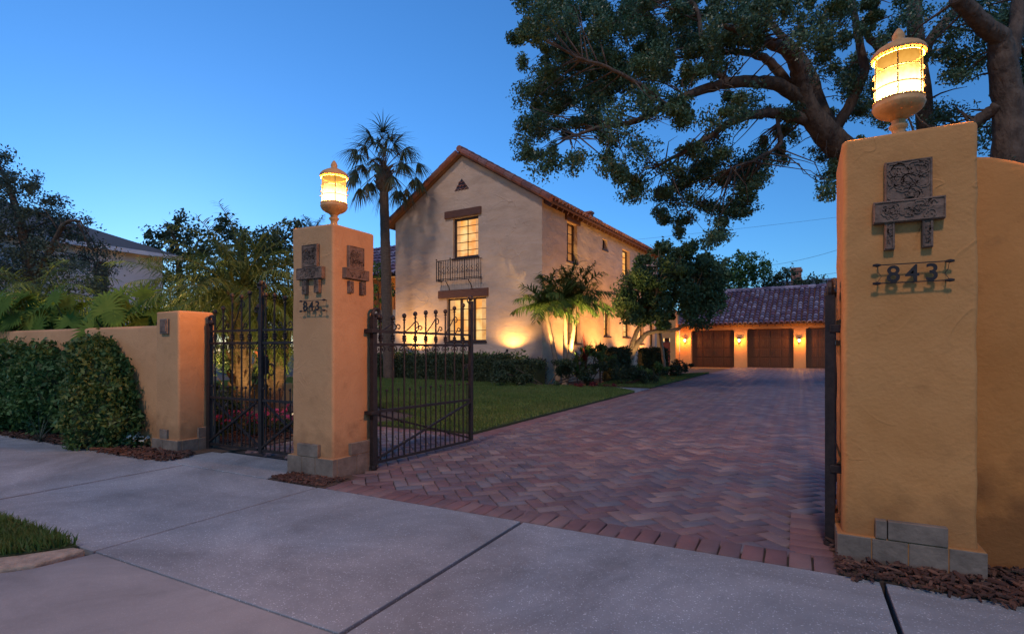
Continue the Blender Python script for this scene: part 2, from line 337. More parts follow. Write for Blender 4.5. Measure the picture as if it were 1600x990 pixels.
# ------------------------------------------------------------------ ground and paving
g = MB(); g.add([(-300,-60,-.09),(300,-60,-.09),(300,400,-.09),(-300,400,-.09)], [(0,1,2,3)])
struct(g.build('ground', DIRT))
YB, YS = 2.81, 1.39
s_ = MB(); js = [-16.4, -14.7, -13.0, -11.3, -9.6, -7.9, -6.3, -4.74, -3.10, -1.425, .32, 2.05, 3.8, 5.5]
for a, b in zip(js[:-1], js[1:]):
    s_.box(a+.011, b-.011, YS+.004, YB-.006, -.08, 0.0 + random.uniform(-.002, .002))
side = struct(s_.build('sidewalk', CONC, bevel=.003))
s_ = MB()
s_.prism([(-3.06, YS-.004), (-3.10, 1.15), (-3.35, .80), (-3.95, .45), (-6, .1), (-6, -8), (-1.43, -8), (-1.43, YS-.004)], -.08, .0005)
s_.box(-1.410, .309, -8, YS-.004, -.08, .0); s_.box(.331, 6, -8, YS-.004, -.08, .001)
struct(s_.build('driveway_apron', APRON, bevel=.003))
s_ = MB(); s_.prism([(-3.13, YS-.02), (-3.115, 1.16), (-3.365, .81), (-3.96, .46), (-6, .12), (-6, .30), (-4.0, .66), (-3.55, .93), (-3.33, 1.18), (-3.22, YS-.03)], -.08, .012)
struct(s_.build('kerb', CURB, bevel=.01))
s_ = MB(); s_.box(-5.1, -4.38, YB+.008, 3.36, -.08, .001); s_.box(-4.37, -3.665, YB+.008, 3.36, -.08, .003)
struct(s_.build('gate_walk', CONC, bevel=.006))

def brick_arrays(cx, cy, ang, z, L=.2, W=.1, gap=.0035, ch=.004):
    n = len(cx); hl, hw = L/2-gap, W/2-gap
    base = np.array([[-hl,-hw,-ch],[hl,-hw,-ch],[hl,hw,-ch],[-hl,hw,-ch],[-hl+ch,-hw+ch,0],[hl-ch,-hw+ch,0],[hl-ch,hw-ch,0],[-hl+ch,hw-ch,0],
                     [-hl,-hw,-.03],[hl,-hw,-.03],[hl,hw,-.03],[-hl,hw,-.03]])
    V = np.repeat(base[None], n, 0)
    V[:, :, 2] += V[:, :, 0]*RNG.normal(0, .006, (n, 1)) + V[:, :, 1]*RNG.normal(0, .01, (n, 1))
    c, s = np.cos(ang)[:, None], np.sin(ang)[:, None]
    X = V[:, :, 0]*c - V[:, :, 1]*s + cx[:, None]; Y = V[:, :, 0]*s + V[:, :, 1]*c + cy[:, None]
    Z = V[:, :, 2] + z[:, None]
    V = np.stack([X, Y, Z], 2).reshape(-1, 3)
    f = np.array([[4,5,6,7],[0,1,5,4],[1,2,6,5],[2,3,7,6],[3,0,4,7],[8,9,1,0],[9,10,2,1],[10,11,3,2],[11,8,0,3]])
    Fq = (f[None] + (np.arange(n)*12)[:, None, None]).reshape(-1, 4)
    return V, Fq, np.repeat(RNG.uniform(0, 1, n), 9)
LW = -3.40                                     # left edge of the drive
cx, cy, an = [], [], []
c45 = math.cos(R(45))
K = 290
ii, jj = np.meshgrid(np.arange(-K, K), np.arange(-K, K), indexing='ij'); m4 = (ii - jj) % 4
for mm, ox, oy, a in ((0, 1.0, .5, 0.0), (3, .5, 1.0, 90.0)):
    sel = m4 == mm
    u = (ii[sel] + ox)*.1; v = (jj[sel] + oy)*.1
    x = u*c45 - v*c45; y = u*c45 + v*c45 + 19
    ok = ((x > LW+.11) & (x < 5.0) & (y > YB+.11) & (y < 37.5)) | ((x > -4.95) & (x <= LW+.11) & (y > 3.5) & (y < 5.28))
    ok &= ~((x > -.09) & (y < 3.72)) & ~((x < -3.0) & (y < 3.5) & (x < -3.12 + (y-YB)*0))
    ok &= ~((y > 24.9) & (x < -9))
    cx.append(x[ok]); cy.append(y[ok]); an.append(np.full(ok.sum(), R(45+a)))
cx, cy, an = map(np.concatenate, (cx, cy, an))
V, Fq, rn = brick_arrays(cx, cy, an, RNG.normal(0, .0009, len(cx)))
rn = np.clip(rn, 0, 1)
struct(npmesh('driveway', V, Fq, rn, PAVER))
# soldier course and edge courses, set 4 mm proud
bx_, by_, ba_ = [], [], []
for x in np.arange(-2.98, .17, .103): bx_.append(x); by_.append(YB+.10); ba_.append(R(90))
for y in np.arange(3.07, 3.7, .103): bx_.append(.055); by_.append(y); ba_.append(0)
for y in np.arange(5.45, 36.5, .103): bx_.append(LW+.10); by_.append(y); ba_.append(0)
for x in np.arange(-4.95, -3.3, .103): bx_.append(x); by_.append(5.33); ba_.append(R(90))
bx_, by_, ba_ = map(np.array, (bx_, by_, ba_))
V, Fq, rn = brick_arrays(bx_, by_, ba_, np.full(len(bx_), .004) + RNG.normal(0, .001, len(bx_)))
struct(npmesh('driveway_border', V, Fq, rn, BORDER))
s_ = MB(); s_.box(LW+.01, 5.3, YB+.004, 38, -.08, -.014); s_.box(-5.05, LW+.012, 3.4, 5.42, -.08, -.015)
struct(s_.build('paver_bedding', SAND))

def mulch(name, poly, n, size, z=.0, seed=1, zr=.03):
    xs = [p[0] for p in poly]; ys = [p[1] for p in poly]; r = random.Random(seed); mb = MB()
    def inside(x, y):
        c = False; j = len(poly)-1
        for i in range(len(poly)):
            if (poly[i][1] > y) != (poly[j][1] > y) and x < (poly[j][0]-poly[i][0])*(y-poly[i][1])/(poly[j][1]-poly[i][1])+poly[i][0]: c = not c
            j = i
        return c
    k = 0
    while k < n:
        x, y = r.uniform(min(xs), max(xs)), r.uniform(min(ys), max(ys))
        if not inside(x, y): continue
        L = size*r.uniform(.35, 1.2)*(1.9 if r.random() > .85 else 1); W = L*r.uniform(.12, .42); T = size*.09
        M = Matrix.Translation((x, y, z+r.uniform(0, zr))) @ Matrix.Rotation(r.uniform(0, 6.3), 4, 'Z') @ Matrix.Rotation(r.gauss(0, .28), 4, 'X') @ Matrix.Rotation(r.gauss(0, .25), 4, 'Y')
        vs = [M @ Vector(p) for p in ((-L/2,-W*.3,-T),(0,-W/2,-T*.4),(L/2,-W*.15,-T),(L*.42,W*.3,-T),(0,W/2,-T*.6),(-L*.4,W*.35,-T),
                                      (-L/2,-W*.3,T),(0,-W/2,T*1.5),(L/2,-W*.15,T),(L*.42,W*.3,T),(0,W/2,T*1.4),(-L*.4,W*.35,T))]
        mb.add(vs, [(6,7,10,11),(7,8,9,10),(0,1,7,6),(1,2,8,7),(2,3,9,8),(3,4,10,9),(4,5,11,10),(5,0,6,11)], r.random()); k += 1
    o = mb.build(name, MULCH); o['kind'] = 'stuff'; return o
def bed(poly, z1=.0, name='planting_bed'):
    b = MB(); b.prism(poly, -.085, z1); return struct(b.build(name, DIRT))
PR = [(.155, 2.77), (.6, 2.765), (1.3, 2.66), (2.6, 2.6), (2.6, 3.2), (.15, 3.2)]
bed([(.15, YB+.006), (4, YB+.006), (4, 3.6), (.15, 3.6)], .004)
o = mulch('bark_mulch', PR, 3200, .045, .006, 3, .026); tag(o, 'red brown bark mulch strewn at the foot of the right pillar', 'mulch')
PL = [(-3.64, YB+.02), (-3.40, 2.80), (-3.08, 2.84), (-3.08, 3.1), (-3.66, 3.08)]
bed([(-3.655, YB+.008), (-3.05, YB+.008), (-3.05, 3.2), (-3.655, 3.2)], .0)
o = mulch('bark_mulch', PL, 420, .042, .002, 4, .012); tag(o, 'small patch of dark bark mulch in front of the left tall pillar', 'mulch')
PLL = [(-5.0, 2.80), (-5.6, 2.74), (-6.6, 2.78), (-9.5, 2.72), (-14, 2.8), (-14, 3.13), (-5.1, 3.13), (-5.02, 3.0)]
bed([(-5.1, YB+.006), (-16, YB+.006), (-16, 3.6), (-5.1, 3.6)], .004)
o = mulch('bark_mulch', PLL, 4200, .055, .006, 5, .025); tag(o, 'long strip of bark mulch under the shrubs along the left garden wall', 'mulch')
bed([(-16, 3.3), (-4.95, 3.3), (-4.95, 5.4), (-4.95, 8.5), (-16, 8.5)], .01)
o = mulch('bark_mulch', [(-4.97, 3.5), (-4.97, 5.3), (-8, 5.3), (-8, 3.5)], 900, .07, .02, 6, .02); tag(o, 'dark mulch around the pink flowers behind the small gate', 'mulch')
# lawns
def lawn(name, poly, n, h, label, zb=.025, wd=.006, seed=2, lean=.45):
    b = MB(); b.prism(poly, -.085, zb); struct(b.build('lawn_ground', LAWNBASE))
    P = np.array(poly); lo, hi = P.min(0), P.max(0); pts = []
    rg = np.random.default_rng(seed); tot = 0
    while tot < n:
        q = rg.uniform(lo, hi, (n, 2)); ins = np.zeros(n, bool); j = len(P)-1
        for i in range(len(P)):
            cond = (P[i,1] > q[:,1]) != (P[j,1] > q[:,1])
            with np.errstate(divide='ignore', invalid='ignore'):
                xx = (P[j,0]-P[i,0])*(q[:,1]-P[i,1])/(P[j,1]-P[i,1])+P[i,0]
            ins ^= cond & (q[:,0] < xx); j = i
        pts.append(q[ins]); tot += ins.sum()
    q = np.concatenate(pts)[:n]
    dist = np.hypot(q[:,0], q[:,1])[:, None]
    az = rg.uniform(0, 6.283, n); le = rg.normal(0, lean, n); H = h*rg.uniform(.5, 1.3, (n, 1))
    base = np.c_[q, np.full(n, zb-.003)]
    d = np.c_[np.cos(az)*np.sin(le), np.sin(az)*np.sin(le), np.abs(np.cos(le))]
    a2 = rg.uniform(0, 6.283, n); a = np.c_[np.cos(a2), np.sin(a2), np.zeros(n)]
    W = wd*(1+dist*.08)*.5; mid = base + d*H*.55; tip = mid + (d + np.c_[np.cos(az), np.sin(az), np.zeros(n)]*.5)*H*.45
    V = np.stack([base-a*W, base+a*W, mid+a*W*.8, tip, mid-a*W*.8], 1).reshape(-1, 3)
    Fq = np.arange(5*n).reshape(n, 5)
    pat = .5+.5*np.sin(q[:,0]*1.7+np.sin(q[:,1]*1.3)*2)*np.sin(q[:,1]*2.1)
    o = npmesh(name, V, Fq, np.clip(rg.uniform(0, .7, n)+.25*pat, 0, 1), L_GRASS); o['kind'] = 'stuff'
    o['label'] = label; o['category'] = 'grass'; return o
lawn('grass', [(-3.42, 5.44), (-3.42, 12.6), (-4.2, 13.6), (-16, 14.9), (-16, 8.4), (-9, 8.4), (-4.93, 6.4), (-4.93, 5.44)], 230000, .045, 'mown green front lawn between the brick drive and the clipped hedge', wd=.007)
lawn('grass', [(-3.42, 14.2), (-3.42, 24.6), (-4.2, 22.5), (-5.2, 16.5), (-5.0, 14.4)], 40000, .045, 'narrow strip of lawn in front of the shrubs beside the far drive', wd=.009)
lawn('grass', [(-3.24, YS-.01), (-3.36, 1.18), (-3.57, .94), (-4.02, .67), (-6, .32), (-10, .3), (-10, YS-.01)], 110000, .062, 'rough tuft of kerbside grass at the sidewalk corner', zb=.01, wd=.006, lean=.6)
s_ = MB(); s_.prism([(-3.42, 12.75), (-3.42, 14.1), (-5.0, 14.3), (-4.2, 13.7)], -.08, .004); struct(s_.build('side_path', CONC))

# ------------------------------------------------------------------ gate pillars and walls
def rounded_block(mb, x0, x1, y0, y1, z0, z1, r=.022):
    pts = []
    for cxx, cyy, a0 in ((x1-r, y1-r, 0), (x0+r, y1-r, 90), (x0+r, y0+r, 180), (x1-r, y0+r, 270)):
        for k in range(5): a = R(a0 + k*22.5); pts.append((cxx + r*math.cos(a), cyy + r*math.sin(a)))
    cxm, cym = (x0+x1)/2, (y0+y1)/2; n = len(pts); hgt = [z0] + list(np.linspace(z0+.1, z1-r, 26))
    rings = [(1.0, z) for z in hgt] + [(None, k) for k in (1, 2, 3)]
    vs = []; ph = random.uniform(0, 9)
    for sc, z in rings:
        if sc is None: ins = r*(1-math.cos(R(30*z))); zz = z1-r+r*math.sin(R(30*z))
        else: ins = 0; zz = z
        for (x, y) in pts:
            wob = .0035*math.sin(zz*7.3+ph+x*9) + .002*math.sin(zz*17+ph*2+y*21)
            vs.append((x - math.copysign(ins+wob, x-cxm), y - math.copysign(ins+wob, y-cym), zz + (.004*math.sin(x*23+ph) if zz > z1-.05 else 0)))
    m = len(rings)
    fs = [(i*n+k, i*n+(k+1) % n, (i+1)*n+(k+1) % n, (i+1)*n+k) for i in range(m-1) for k in range(n)]
    fs += [tuple((m-1)*n+k for k in range(n))]
    mb.add(vs, fs)

def text_mesh(ch, size, depth, off_=.003):
    cu = bpy.data.curves.new('digit', 'FONT'); cu.body = ch; cu.size = size; cu.extrude = depth; cu.offset = off_
    cu.align_x = 'CENTER'
    o = bpy.data.objects.new('tmp', cu); COL.objects.link(o)
    dg = bpy.context.evaluated_depsgraph_get(); me = bpy.data.meshes.new_from_object(o.evaluated_get(dg))
    bpy.data.objects.remove(o); me.materials.clear(); me.materials.append(IRON); return me

def relief_front(P, parent, big, bar, legs, seed, M):
    """carved stone tiles; local x right, z up, y out of the wall is negative; M places it"""
    r = random.Random(seed)
    def carved(x0, x1, z0, z1, t, nm):
        mb = MB(); mb.box(x0, x1, -t, .01, z0, z1, M)
        # raised border and carved strokes
        e = .006; yy = -t-.003
        for pts in ([(x0+e,z0+e),(x1-e,z0+e),(x1-e,z1-e),(x0+e,z1-e),(x0+e,z0+e)],):
            mb.tube([M @ Vector((a, yy+.002, b)) for a, b in pts], .0045, 5)
        w_, h_ = x1-x0, z1-z0; n = int(9 + w_*h_*900)
        for k in range(n):
            a, b = x0+w_*r.uniform(.15, .85), z0+h_*r.uniform(.15, .85); rad = min(w_, h_)*r.uniform(.08, .28)
            t0 = r.uniform(0, 6.3); tt = r.uniform(1.5, 5.0); q = []
            for i in range(7):
                th = t0+tt*i/6; rr = rad*(1-.09*i)
                q.append((min(max(a+rr*math.cos(th), x0+.012), x1-.012), min(max(b+rr*math.sin(th), z0+.012), z1-.012)))
            mb.tube([M @ Vector((u, yy+.001, v)) for u, v in q], .0038, 4)
        mb.build(nm, RELIEF, parent)
    carved(*big, .022, 'relief_panel'); carved(*bar, .034, 'relief_panel')
    for l in legs: carved(*l, .026, 'relief_panel')

def number_843(parent, M, width, h, spc, off=0.0):
    mb = MB(); so = -.034
    for z in (h+.004, -.004):
        mb.tube([M @ Vector((-width/2, so, z)), M @ Vector((width/2, so, z))], .0028*(h/.084), 6)
        for sx in (-1, 1):
            mb.tube([M @ Vector((sx*(width/2-.028), so, z)), M @ Vector((sx*(width/2-.012), so, z)), M @ Vector((sx*(width/2+.004), so, z))], [.004, .0085, .005], 8)
            mb.tube([M @ Vector((sx*(width/2-.02), so, z)), M @ Vector((sx*(width/2-.02), .01, z))], .003, 6)
    for sx in (-1, 1) if h > .075 else ():
        mb.tube([M @ Vector((sx*(width*.41+a), so, z)) for a, z in ((.012, h), (.008, h*.6), (-.004, h*.35), (.008, h*.1), (.012, 0))], .0013, 5)
    br = mb.build('number_bracket', IRON, parent)
    for ch, x in (('8', off-spc), ('4', off), ('3', off+spc)):
        me = text_mesh(ch, h/.72, .003, .0016 if h > .075 else .0010)
        o = bpy.data.objects.new('house_digit', me); COL.objects.link(o); o.parent = br
        o.matrix_local = M @ Matrix.Translation((x, so, 0)) @ Matrix.Rotation(R(90), 4, 'X')

def tile_course(parent, x0, x1, y0, y1, z0, z1, breaks, t=.025, STUCCO=None):
    """plinth of separate glazed tiles around a pillar body x0..x1, y0..y1"""
    mb = MB(); e = .004
    xs = [x0-t] + [x0-t + (x1-x0+2*t)*b for b in breaks] + [x1+t]
    for a, b in zip(xs[:-1], xs[1:]):
        mb.box(a+e/2, b-e/2, y0-t, y0+.02, z0, z1); mb.box(a+e/2, b-e/2, y1-.02, y1+t, z0, z1)
    ys = [y0+.02+e, (y0+y1)/2, y1-.02]
    for a, b in zip(ys[:-1], ys[1:]):
        mb.box(x1-.02, x1+t, a, b-e, z0, z1); mb.box(x0-t, x0+.02, a, b-e, z0, z1)
    mb.build('plinth_tiles', STONE, parent, bevel=.004)
    mo = MB(); mo.box(x0-t+.004, x1+t-.004, y0-t+.004, y1+t-.004, z0-.05, z1+.004)
    mo.build('plinth_core', STUCCO, parent, bevel=.004)

def up_tile(parent, spec):
    mb = MB()
    for s in spec: mb.box(*s)
    mb.build('facing_tile', STONE, parent, bevel=.004)

def pillar(name, label, x0, x1, y0, y1, H, plinth, breaks, STUCCO=None):
    STUCCO = STUCCO or globals()['STUCCO']
    t = thing(name, label, 'gate pillar', ((x0+x1)/2, (y0+y1)/2, 0))
    mb = MB(); cx_, cy_ = (x0+x1)/2, (y0+y1)/2
    rounded_block(mb, x0-cx_, x1-cx_, y0-cy_, y1-cy_, .02, H)
    mb.build('pillar_body', STUCCO, t, smooth=True)
    tile_course(t, x0-cx_, x1-cx_, y0-cy_, y1-cy_, -.03, plinth, breaks, STUCCO=STUCCO)
    return t
# left tall pillar
LP = (-3.69, -3.22, 3.07, 3.54)
p1 = pillar('gate_pillar', 'tall ochre stucco gate pillar between the small gate and the open drive gate, lantern on top', *LP, 2.0, .145, (.33, .62), STUCCO_L)
hw = (LP[1]-LP[0])/2; hd = (LP[3]-LP[2])/2
def px_on_y(px, y):
    r = (px-HX)/F; return (r*CA*y - SA*y) / (CA + r*SA)
def z_at(py, x, y): return 1 + (HY-py)/F*(-x*SA + y*CA)
MF = Matrix.Translation((0, -hd, 0))
def relbox(pa, pb, ya, yb, cx_, y):          # relief rectangle from photo pixels on a wall facing the street
    xa, xb = px_on_y(pa, y), px_on_y(pb, y); xm = (xa+xb)/2
    return (xa-cx_, xb-cx_, z_at(yb, xm, y), z_at(ya, xm, y))
cxL = (LP[0]+LP[1])/2
b = lambda *a: relbox(*a, cxL, LP[2]-.02)
relief_front(p1, p1, b(471.5, 496, 382, 417), b(465, 505, 418, 436), [b(472.5, 479, 437, 460), b(491, 499, 435, 457)], 5, MF)
nx = px_on_y(487, 3.03)
number_843(p1, Matrix.Translation((nx-cxL, -hd, z_at(484.5, nx, 3.03))), .28, .073, .068, -.012)
# right face of the left pillar
def x_face(px, py, X):                        # point on plane x = X
    r = (px-HX)/F; y = X*(CA + r*SA)/(r*CA - SA); return y, z_at(py, X, y)
cyL = (LP[2]+LP[3])/2
MR = Matrix.Translation((hw, 0, 0)) @ Matrix.Rotation(R(90), 4, 'Z')
def rb(pa, pb, ya, yb):
    y0, _ = x_face(pa, ya, LP[1]+.02); y1, _ = x_face(pb, ya, LP[1]+.02); ym = (y0+y1)/2
    zt = z_at(ya, LP[1], ym); zb = z_at(yb, LP[1], ym); return (y0-cyL, y1-cyL, zb, zt)
relief_front(p1, p1, rb(545, 569, 386, 421), rb(538, 575, 421, 437), [rb(545.5, 552, 439, 458), rb(564, 571, 441, 461)], 9, MR)
up_tile(p1, [(-.14, .095, -hd-.028, -hd+.01, .149, .25)])
up_tile(p1, [(hw-.01, hw+.028, -.07, hd+.02, .149, .245)])
# right tall pillar
RP = (.186, .696, 3.03, 3.54)
p2 = pillar('gate_pillar', 'largest ochre stucco gate pillar at the right of the drive, carved tiles and lantern', *RP, 2.01, .125, (.25, .50, .76))
cxR = (RP[0]+RP[1])/2; hdR = (RP[3]-RP[2])/2
b = lambda *a: relbox(*a, cxR, RP[2]-.02)
MFR = Matrix.Translation((0, -hdR, 0))
relief_front(p2, p2, b(1382, 1457, 250, 314), b(1364, 1477, 312, 346), [b(1382, 1398, 348, 390), b(1441, 1458, 344, 386)], 3, MFR)
nx = px_on_y(1426, 2.99)
number_843(p2, Matrix.Translation((nx-cxR, -hdR, z_at(438.5, nx, 2.99))), .292, .076, .071)
x_a, x_b = px_on_y(1368, 3.0)-cxR, px_on_y(1482, 3.0)-cxR
up_tile(p2, [(x_a, x_a+.044, -hdR-.03, -hdR+.01, .129, .215), (x_a+.048, x_b, -hdR-.03, -hdR+.01, .129, .215)])
# low pillar
SP = (-5.69, -5.30, 3.09, 3.46)
p3 = pillar('gate_pillar', 'short ochre stucco pillar at the left of the small double gate', *SP, 1.385, .125, (.45,), STUCCO_L)
cxS = (SP[0]+SP[1])/2; hdS = (SP[3]-SP[2])/2; hwS = (SP[1]-SP[0])/2
up_tile(p3, [(-.09, .03, -hdS-.02, -hdS+.01, .129, .22)]); up_tile(p3, [(hwS-.01, hwS+.022, 0, .17, .129, .23)])
mb = MB(); mb.box(-.085, .045, -hdS-.022, -hdS+.01, 1.16, 1.31); mb.build('intercom_panel', STONE, p3, bevel=.006)
mb = MB(); mb.box(-.07, .03, -hdS-.028, -hdS-.02, 1.18, 1.295); mb.build('intercom_face', RELIEF, p3)
mb = MB(); mb.box(-.05, .01, -hdS-.012, -hdS+.01, .0, .0001)
# left garden wall
t = MB(); N = 60
xs = np.linspace(-17, SP[0]+.01, N); prof = [(0, -.02), (0, 1.22), (.006, 1.24), (.03, 1.252), (.17, 1.252), (.194, 1.24), (.2, 1.22), (.2, -.02)]
vs = [(x, 3.13+a+.004*math.sin(x*3+zz*5), zz) for x in xs for a, zz in prof]; k = len(prof)
t.add(vs, [(i*k+j, (i+1)*k+j, (i+1)*k+j+1, i*k+j+1) for i in range(N-1) for j in range(k-1)])
tag(t.build('garden_wall', STUCCO_L, smooth=True), 'low ochre stucco garden wall behind the round shrubs at left', 'wall')
# right garden wall with swooping top
t = MB(); xs = np.linspace(.70, 6, 70)
vs = []
for x in xs:
    u = x-.70; h = 1.90 - .10*u - .55*max(0, u-.05)**1.35 if u < 1.0 else max(1.27, 1.9-.10-.55-(u-1)*.6)
    for a, zz in [(0, -.02), (0, .3), (0, .6), (0, .9), (0, h-.02), (.006, h-.008), (.02, h), (.18, h), (.2, h-.02), (.2, -.02)]:
        vs.append((x, 3.2+a+.004*math.sin(x*5+zz*6), zz))
k = 10; t.add(vs, [(i*k+j, (i+1)*k+j, (i+1)*k+j+1, i*k+j+1) for i in range(69) for j in range(k-1)])
tag(t.build('garden_wall', WALL_SHADED, smooth=True), 'ochre stucco garden wall with sloping top, adjoining the right pillar', 'wall')

# ------------------------------------------------------------------ lanterns
def lantern(x, y, z, label, energy):
    t = thing('lantern', label, 'lantern', (x, y, z), 0, 'lanterns on the tall gate pillars')
    mb = MB(); mb.lathe([(.075,0),(.078,.012),(.06,.025),(.038,.05),(.030,.085),(.034,.10),(.046,.112),(.046,.122),(.032,.132),(.036,.15)], n=24)
    mb.build('pedestal', CAST, t, smooth=True)
    mb = MB(); mb.lathe([(.036,.148),(.052,.162),(.084,.176),(.106,.190),(.118,.204),(.124,.218),(.127,.226),(.120,.230),(.124,.24),(.118,.246)], n=32)
    mb.build('bowl', CAST, t, smooth=True)
    for zz in (.249, .478):
        mb = MB(); mb.tube([(.116*math.cos(2*math.pi*k/40), .116*math.sin(2*math.pi*k/40), zz) for k in range(41)], .005, 5)
        for k in range(40): a = 2*math.pi*k/40; mb.ball((.119*math.cos(a), .119*math.sin(a), zz), .007, 5)
        mb.build('beading', CAST, t, smooth=True)
    mb = MB(); n = 40; vs = [(.112*math.cos(2*math.pi*k/n), .112*math.sin(2*math.pi*k/n), zz) for zz in (.245, .30, .36, .42, .482) for k in range(n)]
    mb.add(vs, [(i*n+k_, i*n+(k_+1) % n, (i+1)*n+(k_+1) % n, (i+1)*n+k_) for i in range(4) for k_ in range(n)])
    mb.build('glass', AMBER, t, smooth=True)
    mb = MB()
    for k in range(6):
        a = 2*math.pi*(k+.35)/6
        mb.tube([(.117*math.cos(a), .117*math.sin(a), zz) for zz in (.245, .48)], .0035, 5)
        for zz in np.linspace(.255, .47, 15): mb.ball((.118*math.cos(a), .118*math.sin(a), zz), .0048, 5)
        for zz in (.315, .36): mb.tube([(.122*math.cos(a), .122*math.sin(a), zz), (.138*math.cos(a), .138*math.sin(a), zz+.004), (.141*math.cos(a), .141*math.sin(a), zz+.014)], .004, 5)
    for zz in (.315, .40):
        mb.tube([(.117*math.cos(2*math.pi*k/40), .117*math.sin(2*math.pi*k/40), zz) for k in range(41)], .0026, 5)
        for k in range(40):
            a = 2*math.pi*k/40; mb.ball((.118*math.cos(a), .118*math.sin(a), zz), .0036, 4)
    mb.build('strap', IRON, t)
    mb = MB(); mb.lathe([(.118,.477),(.13,.482),(.133,.495),(.128,.507),(.11,.525),(.075,.545),(.04,.56),(.026,.572),(.032,.585),(.028,.60),(.020,.615),(.008,.63),(.003,.634)], n=32)
    mb.build('cap', CAST, t, smooth=True)
    t.scale = (.88, .88, .95)
    for zz in (.4745, .2475):
        mb = MB(); mb.lathe([(.1105, zz), (.1105, zz+.002)], n=24); mb.build('glow_blocker', LIGHT_TRAP, t)  # added black discs that swallow the lamp glow below cap and above bowl
    point('lantern_light', (0,0,.33), energy, t, col=(1,.36,.055), r=.05)
    return t
lantern((LP[0]+LP[1])/2, (LP[2]+LP[3])/2, 1.995, 'glowing amber glass lantern on top of the left tall pillar, smaller in view', 800)
lantern((RP[0]+RP[1])/2, (RP[2]+RP[3])/2, 2.005, 'glowing amber glass lantern on top of the right pillar under the oak', 960)

# ------------------------------------------------------------------ wrought iron gates
def spiral(cx_, cz, r0, r1, a0, a1, n=16, y=0):
    return [(cx_ + (r0+(r1-r0)*i/n)*math.cos(R(a0+(a1-a0)*i/n)), y, cz + (r0+(r1-r0)*i/n)*math.sin(R(a0+(a1-a0)*i/n))) for i in range(n+1)]
def gate_leaf(label, loc, rotz, L, rails, picks, hs_, hinge_h, lock_h, group, brace='x', big_lock=False, extra=True, halfh=.62, lockw=.02):
    t = thing('iron_gate', label, 'gate', loc, rotz, group)
    zb, zm, z2, zt = rails
    st = MB(); st.box(-.022, .022, -.022, .022, .0, hinge_h-.08)
    st.tube([(0,0,hinge_h-.08)] + spiral(.035, hinge_h-.045, .045, .015, 200, -160, 14), .016, 6); st.ball((.05, 0, hinge_h-.07), .03, 8)
    st.tube([(0,0,0), (0,0,-.03)], .03, 8)
    st.build('hinge_stile', IRON, t, bevel=.003)
    lk = MB(); w_ = .017 if big_lock else lockw
    lk.box(L-w_, L+w_, -w_, w_, .02, lock_h-.06)
    lk.ball((L, 0, lock_h-.03), .028, 8); lk.tube(spiral(L-.035, lock_h-.06, .032, .012, 60, 420, 14), .008, 5)
    lk.tube(spiral(L+.0, lock_h-.15, .03, .01, 90, 430, 14), .007, 5)
    lk.build('lock_stile', IRON, t, bevel=.003)
    for z, r in ((zb, .011), (zm, .011), (z2, .011), (zt, .010)):
        mb = MB(); mb.box(.02, L-.02, -r, r, z-r, z+r); mb.build('rail', IRON, t)
    for x, h in zip(picks, hs_):
        mb = MB(); r = .0085; mb.tube([(x,0,zb),(x,0,h-.02)], r, 6); mb.ball((x,0,h-.005), .021, 8, 1.15)
        mb.lathe([(.010,h-.045),(.018,h-.04),(.010,h-.034)], (x,0,0), 8)
        zc = (z2+zt)/2
        mb.lathe([(.009,zc-.03),(.02,zc-.022),(.014,zc-.01),(.024,zc),(.014,zc+.01),(.02,zc+.022),(.009,zc+.03)], (x,0,0), 8)
        mb.build('picket', IRON, t)
        if extra:
            sc_ = MB()
            for sx in (-1, 1): sc_.tube([(x+sx*.01, 0, z2-.01)] + spiral(x+sx*.032, z2-.04, .024, .008, 90, 90-sx*330, 12), .0045, 5)
            sc_.build('scroll', IRON, t)
    # crest scrolls leaning from picket to picket
    allx = list(picks)
    for i in range(0, len(allx)-1, 1):
        xa, xb = allx[i], allx[i+1]; ha, hb = hs_[i], hs_[i+1]; d = xb-xa
        if i % 2 == 0 and not big_lock:
            top = min(ha, hb)-.05
            pts = [(xa, 0, zt), (xa+d*.5, 0, zt+(top-zt)*.45), (xb, 0, top), ] + spiral(xb+.014, top-.035, .036, .012, 110, -230, 12)
        else:
            pts = [(xa, 0, zt)] + spiral(xa+d*.5, zt+.045, .03, .01, 200, -140, 12)
        mb = MB(); mb.tube(pts, .0055, 5); mb.build('crest_scroll', IRON, t)
    full = [0.0] + allx + [L]
    for a, c in zip(full[:-1], full[1:]):
        x = (a+c)/2
        mb = MB(); mb.tube([(x,0,zb),(x,0,halfh-.015)], .0055, 5); mb.ball((x,0,halfh), .013, 7, 1.1); mb.build('short_picket', IRON, t)
    for (xa, za, xb, zb_) in ((.02, zb+.03, L-.02, zm-.02), (.02, zm-.02, L-.02, zb+.03)):
        mb = MB(); M_ = Matrix.Translation((0, .013 if za > zb_ else -.013, 0))
        mb.tube([M_ @ Vector((xa,0,za)), M_ @ Vector((xb,0,zb_))], .012, 4)
        for f in (.25, .5, .75): mb.ball(M_ @ Vector((xa+(xb-xa)*f, 0, za+(zb_-za)*f)), .019, 6)
        mb.build('brace', IRON, t)
    return t
GG = 'wrought iron gate leaves hung on the stucco pillars'
# open drive leaf at the left pillar
Ld = 1.36; n = 9; xsP = [Ld*(i+.5+.05)/(n+.45) for i in range(n)]
hs1 = [1.255, 1.26, 1.285, 1.31, 1.33, 1.345, 1.36, 1.40, 1.44]
a_ = math.atan2(4.82-3.47, -3.06+3.17)
gl = gate_leaf('open wrought iron drive gate leaf hinged to the left tall pillar', (-3.17, 3.47, .03), a_, Ld, (.02, .45, 1.02, 1.13), xsP, hs1, 1.33, 1.55, GG)
